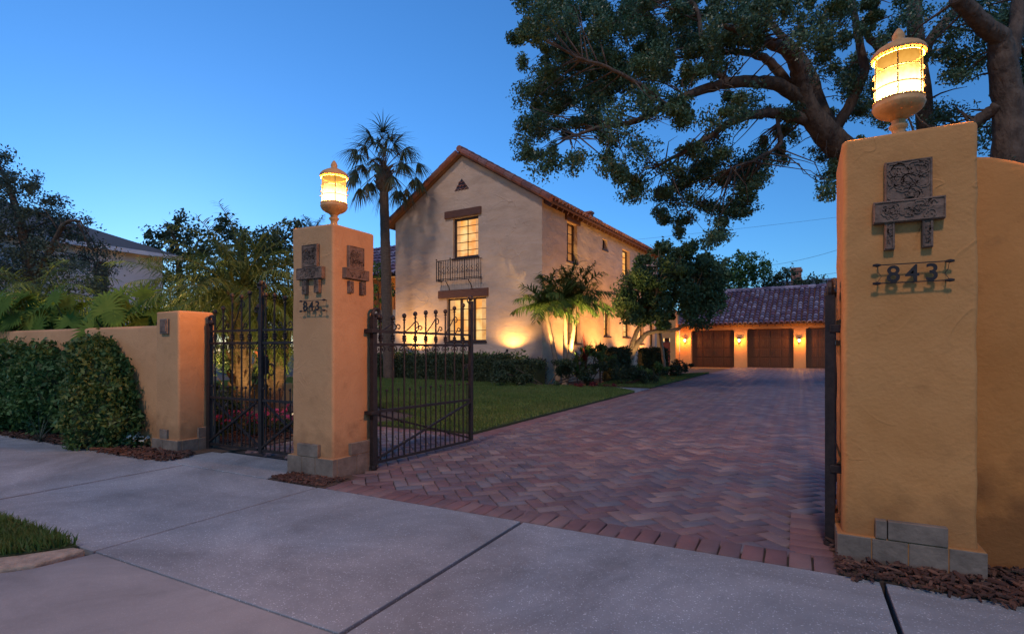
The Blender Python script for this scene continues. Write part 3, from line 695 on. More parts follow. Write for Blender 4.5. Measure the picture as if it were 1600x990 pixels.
# drive opener arm and latch ring are tiny parts of the leaf
mb = MB(); mb.tube(spiral(Ld-.09, .80, .03, .012, 0, 300, 14)+[(Ld-.05, 0, .83), (Ld-.03, 0, .70)], .006, 5); mb.build('latch_hook', IRON, gl)
for z0_, z1_ in ((1.115, 1.15), (.43, .46)):
    mb = MB(); mb.box(-.06, .02, -.05, .05, z0_, z1_); mb.build('hinge_bracket', IRON, gl, bevel=.004)
ar = math.atan2(4.52-3.20, .235-.150)
gr = gate_leaf('open wrought iron drive gate leaf seen edge on against the right pillar', (.142, 3.20, .03), ar, Ld, (.02, .45, 1.02, 1.13), xsP, hs1, 1.33, 1.50, GG)
for z0_, z1_ in ((1.06, 1.10), (.35, .39), (-.03, -.005)):
    mb = MB(); mb.box(-.03, .03, -.07, -.0, z0_, z1_); mb.build('hinge_bracket', IRON, gr, bevel=.004)
# small double gate
GY = 3.37
Lp = .755; n = 5; xp = [.09, .22, .36, .50, .62]; hp = [1.37, 1.40, 1.52, 1.50, 1.53]
g1 = gate_leaf('left leaf of the closed small wrought iron gate beside the short pillar', (-5.25, GY, .02), 0, Lp, (.04, .51, 1.05, 1.17), xp, hp, 1.33, 1.42, GG, lockw=.008)
g2 = gate_leaf('right leaf of the closed small wrought iron gate beside the left tall pillar', (-3.76, GY, .02), math.pi, .70, (.04, .51, 1.05, 1.17), [.09, .24, .38, .52, .64], [1.33, 1.38, 1.46, 1.49, 1.50], 1.30, 1.64, GG, big_lock=True)
mb = MB(); mb.box(.66, .74, -.045, -.02, .76, .93); mb.ball((.70, -.06, .87), .025, 8)
mb.tube([(.63+.045*math.cos(R(a)), -.05, .80+.055*math.sin(R(a))) for a in range(0, 361, 30)], .007, 6); mb.build('lock_box', IRON, g2, bevel=.003)
mb = MB()
for s in (-1, 1): mb.tube([(.70, 0, 1.60)] + spiral(.70+s*.03, 1.585, .03, .01, 90, 90-s*330, 12), .008, 5)
mb.build('finial_scroll', IRON, g2)

# ------------------------------------------------------------------ house (own frame: x right along the gable front, y back along its side)
HO = cw(.949, 17.0, 0); HROT = YAW - math.atan2(.525, .851)      # side runs at 31.7 deg right of view
HU, HV = (.851, -.525), (.525, .851)
def hx(px, Y):
    r = (px-HX)/F; return (r*(17+HV[1]*Y) - .949 - HV[0]*Y)/(HU[0] - r*HU[1])
def hy(px, X):
    r = (px-HX)/F; return (r*(17+HU[1]*X) - .949 - HU[0]*X)/(HV[0] - r*HV[1])
def hz(py, X, Y): return 1 + (HY-py)/F*(17 + HU[1]*X + HV[1]*Y)
def hw_(X, Y, Z=0): return cw(.949 + HU[0]*X + HV[0]*Y, 17 + HU[1]*X + HV[1]*Y, Z)

def wall(mb, P, s0, s1, z0, z1, ops, th=.28, rev=.16):
    """P(s,z,d): d = depth inward.  openings (s0,s1,z0,z1)"""
    S = sorted(set([s0, s1] + [round(v, 4) for o in ops for v in o[:2]])); Z = sorted(set([z0, z1] + [round(v, 4) for o in ops for v in o[2:4]]))
    def is_open(a, b_, c, d): return any(o[0]-1e-3 <= a and b_ <= o[1]+1e-3 and o[2]-1e-3 <= c and d <= o[3]+1e-3 for o in ops)
    for a, b_ in zip(S[:-1], S[1:]):
        for c, d in zip(Z[:-1], Z[1:]):
            if is_open(a, b_, c, d): continue
            mb.add([P(a,c,0),P(b_,c,0),P(b_,d,0),P(a,d,0)], [(0,1,2,3)]); mb.add([P(a,c,th),P(b_,c,th),P(b_,d,th),P(a,d,th)], [(3,2,1,0)])
    for a, b_, c, d in [o[:4] for o in ops]:
        mb.add([P(a,c,0),P(a,c,th),P(a,d,th),P(a,d,0),P(b_,c,0),P(b_,c,th),P(b_,d,th),P(b_,d,0)], [(0,1,2,3),(7,6,5,4),(0,4,5,1),(3,2,6,7)])

def window(parent, P, a, b_, c, d, cols, rows, pane=None, rev=.13, name='window', fr=.05, casements=1):
    """frame + muntins as one mesh, glowing pane as its child"""
    mb = MB()
    def bar(s0, s1, z0, z1, d0, d1):
        vs = [P(s,z,dd) for dd in (d0, d1) for (s, z) in ((s0,z0),(s1,z0),(s1,z1),(s0,z1))]
        mb.add(vs, [(0,1,2,3),(7,6,5,4),(0,4,5,1),(1,5,6,2),(2,6,7,3),(3,7,4,0)])
    bar(a, a+fr, c, d, rev-.03, rev+.05); bar(b_-fr, b_, c, d, rev-.03, rev+.05)
    bar(a+fr, b_-fr, c, c+fr, rev-.028, rev+.05); bar(a+fr, b_-fr, d-fr, d, rev-.028, rev+.05)
    w_ = b_-a
    for k in range(1, casements): x = a + w_*k/casements; bar(x-fr*.8, x+fr*.8, c+fr, d-fr, rev-.025, rev+.045)
    for q in range(casements):
        x0, x1 = a + w_*q/casements, a + w_*(q+1)/casements
        for k in range(1, cols): x = x0+(x1-x0)*k/cols; bar(x-.010, x+.010, c+fr, d-fr, rev, rev+.03)
        for k in range(1, rows): z = c+(d-c)*k/rows; bar(x0+fr*.8, x1-fr*.8, z-.010, z+.010, rev+.002, rev+.032)
    o = mb.build(name, FRAME, parent)
    p = MB(); p.add([P(a+.01,c+.01,rev+.04),P(b_-.01,c+.01,rev+.04),P(b_-.01,d-.01,rev+.04),P(a+.01,d-.01,rev+.04)], [(0,1,2,3)])
    p.build('pane', pane or PANE, o)
    if casements > 1 or name == 'window' and pane is None:
        for cs, w2 in ((a+fr, 1), (b_-fr, -1)):
            cu = MB(); n_ = 9; wd_ = (b_-a)*.13
            vs = [P(cs+w2*wd_*k/n_, zz, rev+.012+.006*(k % 2)) for zz in (c+fr, d-fr) for k in range(n_+1)]
            cu.add(vs, [(k, k+1, n_+2+k, n_+1+k) for k in range(n_)]); cu.build('curtain', CURTAIN, o)
    sl = MB()
    vs = [P(s,z,dd) for dd in (-.04, rev) for (s, z) in ((a-.04,c-.06),(b_+.04,c-.06),(b_+.04,c-.001),(a-.04,c-.001))]
    sl.add(vs, [(0,1,2,3),(7,6,5,4),(0,4,5,1),(1,5,6,2),(2,6,7,3),(3,7,4,0)])
    sl.build('sill', FRAME, o); return o

def tiles(mb, O, along, down, L, S, nrm, w_=.24, step=.34, seed=1, over=.03):
    """barrel tiles on a plane from the ridge line O going down"""
    r = random.Random(seed); nc = int(L/w_); nr = max(1, int(S/step+.5)); step = S/nr; w2 = L/nc
    for i in range(nc):
        for j in range(nr):
            a0 = O + along*(w2*(i+.5) + r.gauss(0, .006)); vs = []
            for q, (dd, rad, lift) in enumerate(((step*j-.02, w2*.33, -.01), (step*(j+1)+.03, w2*.44, .05))):
                for k in range(6):
                    th = math.pi*k/5
                    vs.append(a0 + down*dd + along*(-rad*math.cos(th)) + nrm*(rad*math.sin(th)*1.0+lift))
            vs += [a0 + down*(step*(j+1)+.03) + along*(-w2*.33*math.cos(math.pi*k/5)) + nrm*(w2*.33*math.sin(math.pi*k/5)+.02) for k in range(6)]
            mb.add(vs, [(k, k+1, 6+k+1, 6+k) for k in range(5)] + [(6+k, 6+k+1, 12+k+1, 12+k) for k in range(5)], r.random())
def caps(mb, A, B, rad=.12, step=.36, seed=2):
    r = random.Random(seed); A, B = Vector(A), Vector(B); d = B-A; n = int(d.length/step)
    for k in range(n):
        p, q = A + d*(k/n), A + d*((k+1.08)/n); mb.tube([p, q], [rad*.86, rad], 8, rnd=r.random())
def slab(mb, pts, nrm, t):
    vs = [Vector(p) for p in pts] + [Vector(p) - Vector(nrm)*t for p in pts]; n = len(pts)
    mb.add(vs, [tuple(range(n)), tuple(range(n, 2*n))[::-1]] + [(i, n+i, n+(i+1) % n, (i+1) % n) for i in range(n)])

house = thing('house', 'two storey tan stucco house with tiled gable roof and lit windows behind the hedges', 'house', HO, HROT)
W0, LEN, ZE, ZP = -6.27, 12.2, 5.78, 7.72
PF = lambda s, z, d: Vector((s, d, z))
PS = lambda s, z, d: Vector((-d, s, z))
fw = lambda pa, pb, ya, yb: (hx(pa, 0), hx(pb, 0), hz(yb, hx((pa+pb)/2, 0), 0), hz(ya, hx((pa+pb)/2, 0), 0))
up_w = fw(708, 747.5, 339, 402); lo_w = fw(698, 759.5, 465, 533)
def sw(pa, pb, ya, yb):
    a, b_ = hy(pa, 0), hy(pb, 0); m = (a+b_)/2; return (a, b_, hz(yb, 0, m), hz(ya, 0, m))
SW = [sw(886, 902, 348.5, 409), sw(941.5, 949, 374, 390), sw(972.5, 984, 391, 431), sw(994, 1004, 401, 417),
      sw(885, 907, 474, 536), sw(943.5, 953.5, 478, 525), sw(973, 985, 492, 526.5), sw(1000, 1006.5, 500, 537), sw(1015, 1023, 505, 541)]
mb = MB(); wall(mb, PF, W0, 0, -.1, ZE, [up_w, lo_w])
xm = W0/2
for d in (0, .28): mb.add([(W0, d, ZE), (0, d, ZE), (xm, d, ZP)], [(0,1,2)] if d == 0 else [(2,1,0)])
mb.add([(0,LEN,-.1),(W0,LEN,-.1),(W0,LEN,ZE),(0,LEN,ZE)], [(0,1,2,3)]); mb.add([(0,LEN,ZE),(W0,LEN,ZE),(xm,LEN,ZP)], [(0,1,2)])
mb.add([(W0,0,-.1),(W0,0,ZE),(W0,LEN,ZE),(W0,LEN,-.1)], [(0,1,2,3)])
wall(mb, PS, 0, LEN, -.1, ZE, SW)
mb.build('wall', STUCCO_H, house)
window(house, PF, *up_w, 2, 5, casements=1, fr=.075)
window(house, PF, *lo_w, 1, 4, casements=3)
for i, o_ in enumerate(SW):
    pn = (PANE_DIM, PANE_DIM, PANE, PANE_DARK, PANE_DIM, PANE, PANE, PANE_DARK, PANE_DIM)[i]
    window(house, PS, *o_, 2, (4, 2, 4, 2, 4, 4, 4, 4, 4)[i], pn, rev=.17)
# lintels
for (pa, pb, ya, yb) in ((696, 752.5, 327, 338.5), (686, 763.5, 452, 464.5)):
    a, b_, c, d = fw(pa, pb, ya, yb); mb = MB(); mb.box(a, b_, -.07, .05, c, d); mb.build('lintel', WOOD, house, bevel=.015)
for k in (0, 4):
    a, b_, c, d = SW[k]; mb = MB(); mb.box(-.05, .07, a-.15, b_+.15, d+.003, d+.24); mb.build('lintel', WOOD, house, bevel=.015)
# gable vent of stacked barrel tiles
vx, vz = hx(721.5, 0), hz(297, hx(721.5, 0), 0); mb = MB(); sp_ = .135
dk = MB(); dk.add([(vx-.32, -.004, vz), (vx+.32, -.004, vz), (vx, -.004, vz+.40)], [(0,1,2)]); dk.build('vent_shade_panel', PANE_DARK, house)  # flat dark triangle painted as the shade inside the vent openings
for row in range(3):
    for k in range(4-row):
        x = vx + (k-(3-row)/2)*sp_; z = vz + row*.115
        mb.add([Vector((x+q*math.cos(math.pi*i/6), yy, z+q*1.1*math.sin(math.pi*i/6))) for yy in (-.03, .02) for q in (.066, .045) for i in range(7)],
               [(i, i+1, 7+i+1, 7+i) for i in range(6)] + [(14+i, 14+i+1, i+1, i) for i in range(6)] + [(7+i, 7+i+1, 21+i+1, 21+i) for i in range(6)])
mb.build('gable_vent', TILE, house)
# balcony rail
ba, bb_, bc, bd = fw(690.5, 753, 406, 439); by0 = -.30
mb = MB()
for z in (bd-.02, bc+.02, bc+.07): mb.tube([(ba, 0, z), (ba, by0, z), (bb_, by0, z), (bb_, 0, z)], .014, 4)
nb = 17
for k in range(nb+1):
    x = ba+(bb_-ba)*k/nb; mb.tube([(x, by0, bc), (x, by0, bd-.02)], .0085 if k % 6 else .016, 4)
    if k % 6 == 0: mb.ball((x, by0, bd+.03), .03, 6)
    elif k % 2: mb.tube([(x+.03*math.cos(R(a*40)), by0, (bc+bd)/2+(a-9)*.014) for a in range(19)], .008, 4)
for yy in (-.1, -.2): 
    for x in (ba, bb_): mb.tube([(x, yy, bc), (x, yy, bd-.02)], .009, 4)
mb.build('balcony_rail', IRON, house)
for f in (.22, .78):
    x = ba+(bb_-ba)*f; mb = MB(); mb.tube([(x, by0+.03, bc), (x, -.09, bc-.18), (x, -.02, bc-.36)], .015, 5); mb.build('balcony_bracket', IRON, house)
# roof
PIT = math.atan2(ZP-ZE, -xm); cp, sp2 = math.cos(PIT), math.sin(PIT)
OH, RK = .42, .16; rt = .07
ridge = ZP + .10
for sgn in (1, -1):
    down = Vector((sgn*cp, 0, -sp2)); nrm = Vector((sgn*sp2, 0, cp)); S = (-xm)/cp + OH
    O = Vector((xm, -RK, ridge))
    mb = MB(); slab(mb, [O, O+Vector((0, LEN+RK*2, 0)), O+Vector((0, LEN+RK*2, 0))+down*S, O+down*S], nrm, rt)
    mb.build('roof_deck', WOOD, house)
    mb = MB(); tiles(mb, O, Vector((0,1,0)), down, LEN+RK*2, S, nrm, .26, .38, seed=5+sgn)
    caps(mb, O+down*.1+nrm*.05, O+down*S+nrm*.05, .115, .38, 4)
    mb.build('roof', TILE, house)
mb = MB(); caps(mb, (xm, -RK-.05, ridge+.09), (xm, LEN+RK, ridge+.09), .13, .4, 8); mb.build('ridge_tiles', TILE, house)
mb = MB()
for k in range(31):
    y = .15 + k*.4; d0 = Vector((0, y, ridge)) ; e = Vector((xm,y,ridge)) + Vector((cp,0,-sp2))*((-xm)/cp+OH-.03) - Vector((sp2,0,cp))*(rt+.055)
    s0 = e - Vector((cp,0,-sp2))*(OH+.05)
    mb = MB(); mb.box(-.04, .04, -.06, .05, 0, (e-s0).length, Matrix.Translation(s0) @ (e-s0).to_track_quat('Z', 'Y').to_matrix().to_4x4())
    mb.build('rafter_tail', WOOD, house)
# chimney stack
chy = hy(944, 0)+.6; chx = -.9
mb = MB(); zc = hz(332, chx, chy); mb.box(chx-.13, chx+.13, chy-.13, chy+.13, ZE, zc); mb.box(chx-.17, chx+.17, chy-.17, chy+.17, zc-.45, zc-.38); mb.box(chx-.16, chx+.16, chy-.16, chy+.16, zc-.06, zc+.02); mb.build('chimney', TERRA, house)

# left wing, set back, with lit loggia
wing = thing('house_wing', 'lower left wing of the house with lit loggia, seen between palm trunk and gable', 'building', HO, HROT)
YW, ZW = 3.6, 4.75
mb = MB(); lg = [(W0-2.4, W0-.35, 2.9, 4.45), (W0-5.6, W0-2.9, 2.9, 4.45), (W0-2.4, W0-.35, .1, 2.3)]
wall(mb, lambda s, z, d: Vector((s, YW+d, z)), W0-9, W0, -.1, ZW, lg)
mb.build('wall', STUCCO_H, wing)
mb = MB(); mb.add([(W0-9, YW+2, 0), (W0, YW+2, 0), (W0, YW+2, ZW), (W0-9, YW+2, ZW)], [(0,1,2,3)]); mb.box(W0-9, W0, YW+.3, YW+2, 2.5, 2.7); mb.build('back_wall', STUCCO_G, wing)
mb = MB()
for a, b_, c, d in lg[:2]:
    mb.box(a, b_, YW+.02, YW+.06, c+.75, c+.80)
    for k in range(14): x = a+(b_-a)*(k+.5)/14; mb.box(x-.015, x+.015, YW+.03, YW+.05, c, c+.75)
mb.build('loggia_rail', WOOD, wing)
mb = MB(); O = Vector((W0-9.2, YW+2.5, ZW+1.75)); dn = Vector((0, -.82, -.57)).normalized(); nr_ = Vector((0, -.57, .82)).normalized()
tiles(mb, O, Vector((1,0,0)), dn, 9.2, 3.5, nr_, .26, .38, 9); mb.build('roof', TILE_G, wing)
mb = MB(); slab(mb, [O, O+dn*3.5, O+dn*3.5+Vector((9.2,0,0)), O+Vector((9.2,0,0))], nr_, .08)
mb.add([(W0-9,YW+2.3,-.1),(W0,YW+2.3,-.1),(W0,YW+2.3,ZW+1.7),(W0-9,YW+2.3,ZW+1.7)], [(0,1,2,3)]); mb.build('roof_deck', WOOD, wing)
point('loggia_light', (W0-1.4, YW+1.2, 4.1), 34, wing, (1,.52,.18), .1); point('loggia_light', (W0-4.2, YW+1.2, 4.1), 30, wing, (1,.52,.18), .1)
point('porch_light', (W0-1.4, YW+1.2, 2.0), 20, wing, (1,.52,.18), .1)

# garage block
gar = thing('garage', 'long low garage with three dark wood doors and purple barrel tile roof', 'garage', HO, HROT)
YG = 19.2; XG0 = hx(1062, YG); XG1 = XG0+12; ZG = 2.62
def gb(pa, pb, yt): a, b_ = hx(pa, YG), hx(pb, YG); return (a, b_, -.05, hz(yt, (a+b_)/2, YG))
dws = [gb(1080, 1147, 515.5), gb(1167, 1240, 513), gb(1259, 1336, 511)]
PG = lambda s, z, d: Vector((s, YG+d, z))
mb = MB(); wall(mb, PG, XG0, XG1, -.1, ZG, dws, th=.35)
mb.add([(XG0,YG,-.1),(XG0,YG,ZG),(XG0,YG+3.1,ZG+2.05),(XG0,YG+6.2,ZG),(XG0,YG+6.2,-.1)], [(0,1,2,3,4)])
mb.add([(XG1,YG,-.1),(XG1,YG,ZG),(XG1,YG+3.1,ZG+2.05),(XG1,YG+6.2,ZG),(XG1,YG+6.2,-.1)], [(4,3,2,1,0)])
mb.add([(XG0,YG+6.2,-.1),(XG0,YG+6.2,ZG),(XG1,YG+6.2,ZG),(XG1,YG+6.2,-.1)], [(0,1,2,3)])
mb.build('wall', STUCCO_G, gar)
for a, b_, c, d in dws:
    mb = MB(); mb.box(a, b_, YG+.27, YG+.31, c, d)
    nc = 4
    for i in range(nc):
        for j in range(4):
            x0 = a+.06+(b_-a-.12)*i/nc; x1 = a+.06+(b_-a-.12)*(i+1)/nc; z0 = c+.08+(d-c-.12)*j/4; z1 = c+.08+(d-c-.12)*(j+1)/4
            mb.box(x0+.04, x1-.04, YG+.245, YG+.275, z0+.04, z1-.04)
            for q in range(1, 5): xx = x0+.04+(x1-x0-.08)*q/5; mb.box(xx-.006, xx+.006, YG+.238, YG+.25, z0+.05, z1-.05)
    dd = mb.build('garage_door', GDOOR, gar, bevel=.006)
    hb = MB(); hb.tube([((a+b_)/2+.1, YG+.22, .75), ((a+b_)/2+.1, YG+.22, .95)], .02, 6); hb.build('handle', IRON, dd)
    cr = MB()
    for sx, x in ((1, a), (-1, b_)):
        cr.add([(x, YG+.01, d+.001), (x+sx*.13, YG+.01, d+.001), (x, YG+.01, d-.07), (x, YG+.14, d+.001), (x+sx*.13, YG+.14, d+.001), (x, YG+.14, d-.07)], [(0,1,2),(5,4,3),(0,3,4,1),(1,4,5,2),(2,5,3,0)])
    cr.build('door_corbel', STUCCO_G, gar)
dn = Vector((0, -3.1, -2.05)).normalized(); nr_ = Vector((0, -2.05, 3.1)).normalized()
S = math.hypot(3.1, 2.05)+.36; O = Vector((XG0-.12, YG+3.1, ZG+2.15))
mb = MB(); tiles(mb, O, Vector((1,0,0)), dn, 12.3, S, nr_, .27, .30, 21); caps(mb, O+nr_*.05, O+dn*S+nr_*.05, .12, .36, 5); mb.build('roof', TILE_G, gar)
mb = MB(); caps(mb, O+Vector((0,0,.09)), O+Vector((12.3,0,.09)), .13, .4, 6); mb.build('ridge_tiles', TILE_G, gar)
mb = MB(); slab(mb, [O, O+dn*S, O+dn*S+Vector((12.3,0,0)), O+Vector((12.3,0,0))], nr_, .08)
dn2 = Vector((0, 3.1, -2.05)).normalized(); n2_ = Vector((0, 2.05, 3.1)).normalized()
slab(mb, [O, O+Vector((12.3,0,0)), O+Vector((12.3,0,0))+dn2*S, O+dn2*S], n2_, .08); mb.build('roof_deck', WOOD, gar)
mb = MB()
for k in range(31):
    x = XG0+.2+k*.4; e = Vector((x, YG+3.1, ZG+2.15)) + dn*(S-.02) - nr_*.13; s0 = e - dn*.4
    mb = MB(); mb.tube([s0, e], .05, 4); mb.build('rafter_tail', WOOD, gar)
# wall lamps on the garage
for i, px in enumerate((1071, 1155.5, 1249)):
    x = hx(px, YG); z = hz(531.5, x, YG)
    L_ = ('lit wall lamp at the left end of the garage by the first door', 'lit wall lamp between the first and second garage doors', 'lit wall lamp between the second and third garage doors')[i]
    q = hw_(x, YG-.02, z)
    t = thing('wall_lamp', L_, 'wall lamp', q, HROT, 'wall lamps on the garage')
    mb = MB(); mb.box(-.05, .05, -.02, .02, -.12, .14); mb.tube([(0, 0, .10), (0, -.10, .15), (0, -.13, .10)], .012, 6); mb.build('bracket', IRON, t)
    mb = MB(); mb.lathe([(.02,.13),(.06,.10),(.085,.07),(.09,.06)], (0,-.13,0), 12); mb.build('hood', IRON, t)
    mb = MB(); mb.lathe([(.055,.06),(.06,.0),(.045,-.07),(.01,-.09)], (0,-.13,0), 12); mb.build('glass', emat('wall_lamp_glass', (1,.62,.24), 9), t)
    point('wall_light', (0, -.23, .0), 48, t, (1,.36,.055), .05)

# link building between house and garage
link = thing('link_building', 'orange lit link wall with red door between house and garage', 'building', HO, HROT)
YL = 18.3; xl0, xl1 = hx(1028, YL)-2.2, XG0-.02; dr = (hx(1034.5, YL), hx(1047, YL), 0, hz(528, hx(1040, YL), YL))
mb = MB(); wall(mb, lambda s, z, d: Vector((s, YL+d, z)), xl0, xl1, -.1, 3.35, [dr])
mb.add([(xl1,YL,-.1),(xl1,YG-.01,-.1),(xl1,YG-.01,3.35),(xl1,YL,3.35)], [(0,1,2,3)]); mb.build('wall', STUCCO_G, link)
mb = MB(); mb.box(dr[0]+.01, dr[1]-.01, YL+.2, YL+.25, 0, dr[3]-.22); 
for z in (.25, 1.1): mb.box(dr[0]+.1, dr[1]-.1, YL+.185, YL+.2, z, z+.65)
o = mb.build('door', REDDOOR, link, bevel=.005)
mb = MB(); mb.box(dr[0]+.01, dr[1]-.01, YL+.2, YL+.24, dr[3]-.19, dr[3]-.01); mb.build('transom', PANE, link)
mb = MB(); mb.box(xl0-.1, xl1, YL-.15, YG+3, 3.352, 3.45); mb.build('roof_slab', WOOD, link)
bk = hw_(xl1-.4, YL-.15, 2.2)

# neighbour house at left
nb_ = thing('neighbour_house', 'pale neighbour house with dark hip roof rising behind the left trees', 'house')
XN = -22.9; zE = 4.85
PN = lambda s, z, d: Vector((XN-d, s, z))
def nY(px): r = (px-HX)/F; return XN*(CA+r*SA)/(r*CA-SA)
mb = MB(); wn = (nY(146), nY(170), 2.9, 4.3)
wall(mb, PN, 1.0, 12.7, -.1, zE, [wn]); mb.add([(XN,12.7,-.1),(XN,12.7,zE),(XN-10,12.7,zE),(XN-10,12.7,-.1)], [(0,1,2,3)])
mb.build('wall', WHITEW, nb_)
window(nb_, PN, *wn, 2, 2, PANE_DARK)
mb = MB(); e = .5; a, b_, c, d = (XN+e, 12.7+e), (XN-10-e, 12.7+e), (XN-10-e, 1-e), (XN+e, 1-e)
r1, r2_ = (XN-5, 8.0, zE+2.3), (XN-5, 5.5, zE+2.3)
mb.add([(*a, zE), (*b_, zE), (*c, zE), (*d, zE), r1, r2_], [(0,1,4),(1,2,5,4),(2,3,5),(3,0,4,5),(3,2,1,0)]); mb.build('roof', SLATE, nb_)
mb = MB(); mb.box(XN+e-.02, XN+e+.04, 1-e, 12.7+e, zE-.16, zE-.005); mb.build('gutter', WHITEW, nb_)
# far building beyond the garage
fb = thing('far_building', 'blue grey roofed building with brick chimney beyond the garage roof', 'building')
A = at(1205, 437, 58); B = at(1400, 437, 52)
dv = (B-A).normalized(); bkv = Vector((-dv.y, dv.x, 0))
def q3(o, a, b_, z): v = o + dv*a + bkv*b_; return (v.x, v.y, z)
Ln = (B-A).length; mb = MB()
mb.add([q3(A,0,0,-.1),q3(A,Ln,0,-.1),q3(A,Ln,0,6.4),q3(A,0,0,6.4),q3(A,0,9,-.1),q3(A,Ln,9,-.1),q3(A,Ln,9,6.4),q3(A,0,9,6.4)], [(0,1,2,3),(1,5,6,2),(4,0,3,7),(5,4,7,6)]); mb.build('wall', WHITEW, fb)
ztop = A.z+.3
mb = MB(); mb.add([q3(A,-.4,-.4,6.35),q3(A,Ln+.4,-.4,6.35),q3(A,Ln+.4,4.5,ztop),q3(A,-.4,4.5,ztop),q3(A,-.4,9.4,6.35),q3(A,Ln+.4,9.4,6.35)], [(0,1,2,3),(3,2,5,4),(0,3,4),(1,5,2)])
BLUEROOF = mat('blue_metal_roof', (.10, .16, .22), (.13, .20, .27), .6, 3); mb.build('roof', BLUEROOF, fb)
cc = at(1244, 432, 57); BRK = mat('chimney_brick', (.22, .10, .07), (.30, .15, .11), .9, 12)
mb = MB(); mb.box(cc.x-.5, cc.x+.5, cc.y-.5, cc.y+.5, 5, cc.z+.9); mb.box(cc.x-.6, cc.x+.6, cc.y-.6, cc.y+.6, cc.z+.5, cc.z+.7); mb.build('chimney', BRK, fb)

# ------------------------------------------------------------------ vegetation
def blob_leaves(blobs, dep, ddep, size, dens, asp=.5, sub=.30, jit=.4, flat=.8):
    """blobs: (px, py, rx, ry[, dep]) in photo pixels -> leaf centres in clumps of real depth"""
    out = []; rn = []
    for bl in blobs:
        px, py, rx, ry = bl[:4]; d0 = bl[4] if len(bl) > 4 else dep
        sc = F/d0; n = int(rx*ry/(sc*sc)*dens); K_ = max(3, int(rx*ry/(sc*sc)*24))
        ang = RNG.uniform(0, 6.283, K_); rad = np.sqrt(RNG.uniform(0, 1, K_))*.95
        cxp, cyp = px+rx*rad*np.cos(ang), py+ry*rad*np.sin(ang); cd = d0 + RNG.uniform(-1, 1, K_)*ddep*np.sqrt(1-.7*rad**2)
        hue = RNG.uniform(0, .7, K_)
        k = RNG.integers(0, K_, n); off = RNG.normal(size=(n, 3)); ln = np.linalg.norm(off, axis=1, keepdims=True); off *= np.where(ln > 2.1, RNG.uniform(.2, 2.1, (n, 1))/ln, 1); off = off*RNG.uniform(.45, 1.35, (K_, 3))[k]; off = off*sub*np.array([1, 1, flat])*RNG.uniform(.4, 1.1, K_)[k][:, None]
        lat = (cxp[k]-HX)/F*cd[k]; z = 1+(HY-cyp[k])/F*cd[k]
        P = np.c_[lat*CA-cd[k]*SA, lat*SA+cd[k]*CA, z] + off
        out.append(P); rn.append(np.clip(hue[k]+RNG.uniform(0, .3, n), 0, 1))
    return np.concatenate(out), np.concatenate(rn)
def limb(mb, pts, rad, n=8, wob=.0):
    P = [at(*p) for p in pts]; Q = []; Rr = []
    m = len(P); 
    for i in range(m-1):
        p0, p1, p2, p3 = P[max(i-1,0)], P[i], P[i+1], P[min(i+2,m-1)]
        for k in range(5):
            t = k/5; q = .5*((2*p1)+(p2-p0)*t+(2*p0-5*p1+4*p2-p3)*t*t+(3*p1-p0-3*p2+p3)*t**3)
            Q.append(q + Vector((random.gauss(0, wob), random.gauss(0, wob), random.gauss(0, wob)))); Rr.append(rad[i]+(rad[i+1]-rad[i])*t)
    Q.append(P[-1]); Rr.append(rad[-1]); mb.tube(Q, Rr, n, rnd=.5); return Q
def twigs(mb, Qs, blobs, dep, n=2, r=.035, dd=1.2):
    allq = [q for Q in Qs for q in Q[2:]]
    for bl in blobs:
        d0 = bl[4] if len(bl) > 4 else dep
        for _ in range(n):
            c = at(bl[0]+random.uniform(-.6,.6)*bl[2], bl[1]+random.uniform(-.6,.6)*bl[3], d0+random.uniform(-dd, dd)*.6)
            q = min(allq, key=lambda v: (v-c).length + random.uniform(0, .4)); L_ = (c-q).length
            m = (q+c)/2 + Vector((random.gauss(0,.12), random.gauss(0,.12), .12))*L_*.5
            m2 = (m+c)/2 + Vector((random.gauss(0,.06), random.gauss(0,.06), .02))*L_
            mb.tube([q, (q+m)/2, m, m2, c], [r, r*.8, r*.6, r*.4, r*.15], 5, rnd=.5)
def tree(name, label, blobs, limbs, dep, ddep, size, dens, leafmat, bark, group=None, sub=.3, asp=.5, tw=2, twr=.035, base=None, cat='tree'):
    t = thing(name, label, cat, base if base is not None else at(blobs[0][0], HY, dep)*1.0, 0, group)
    t.location.z = 0; inv = Matrix.Translation(-Vector(t.location))
    mb = MB(); Qs = [limb(mb, p, r, wob=.01) for p, r in limbs]
    if tw: twigs(mb, Qs, blobs, dep, tw, twr, ddep)
    o = mb.build('trunk', bark, t, smooth=True); o.data.transform(inv)
    P, rn = blob_leaves(blobs, dep, ddep, size, dens, sub=sub)
    V, Fq, _ = leaf_arrays(P, size, asp)
    o = npmesh('crown', V, Fq, rn, leafmat, t); o.data.transform(inv); return t

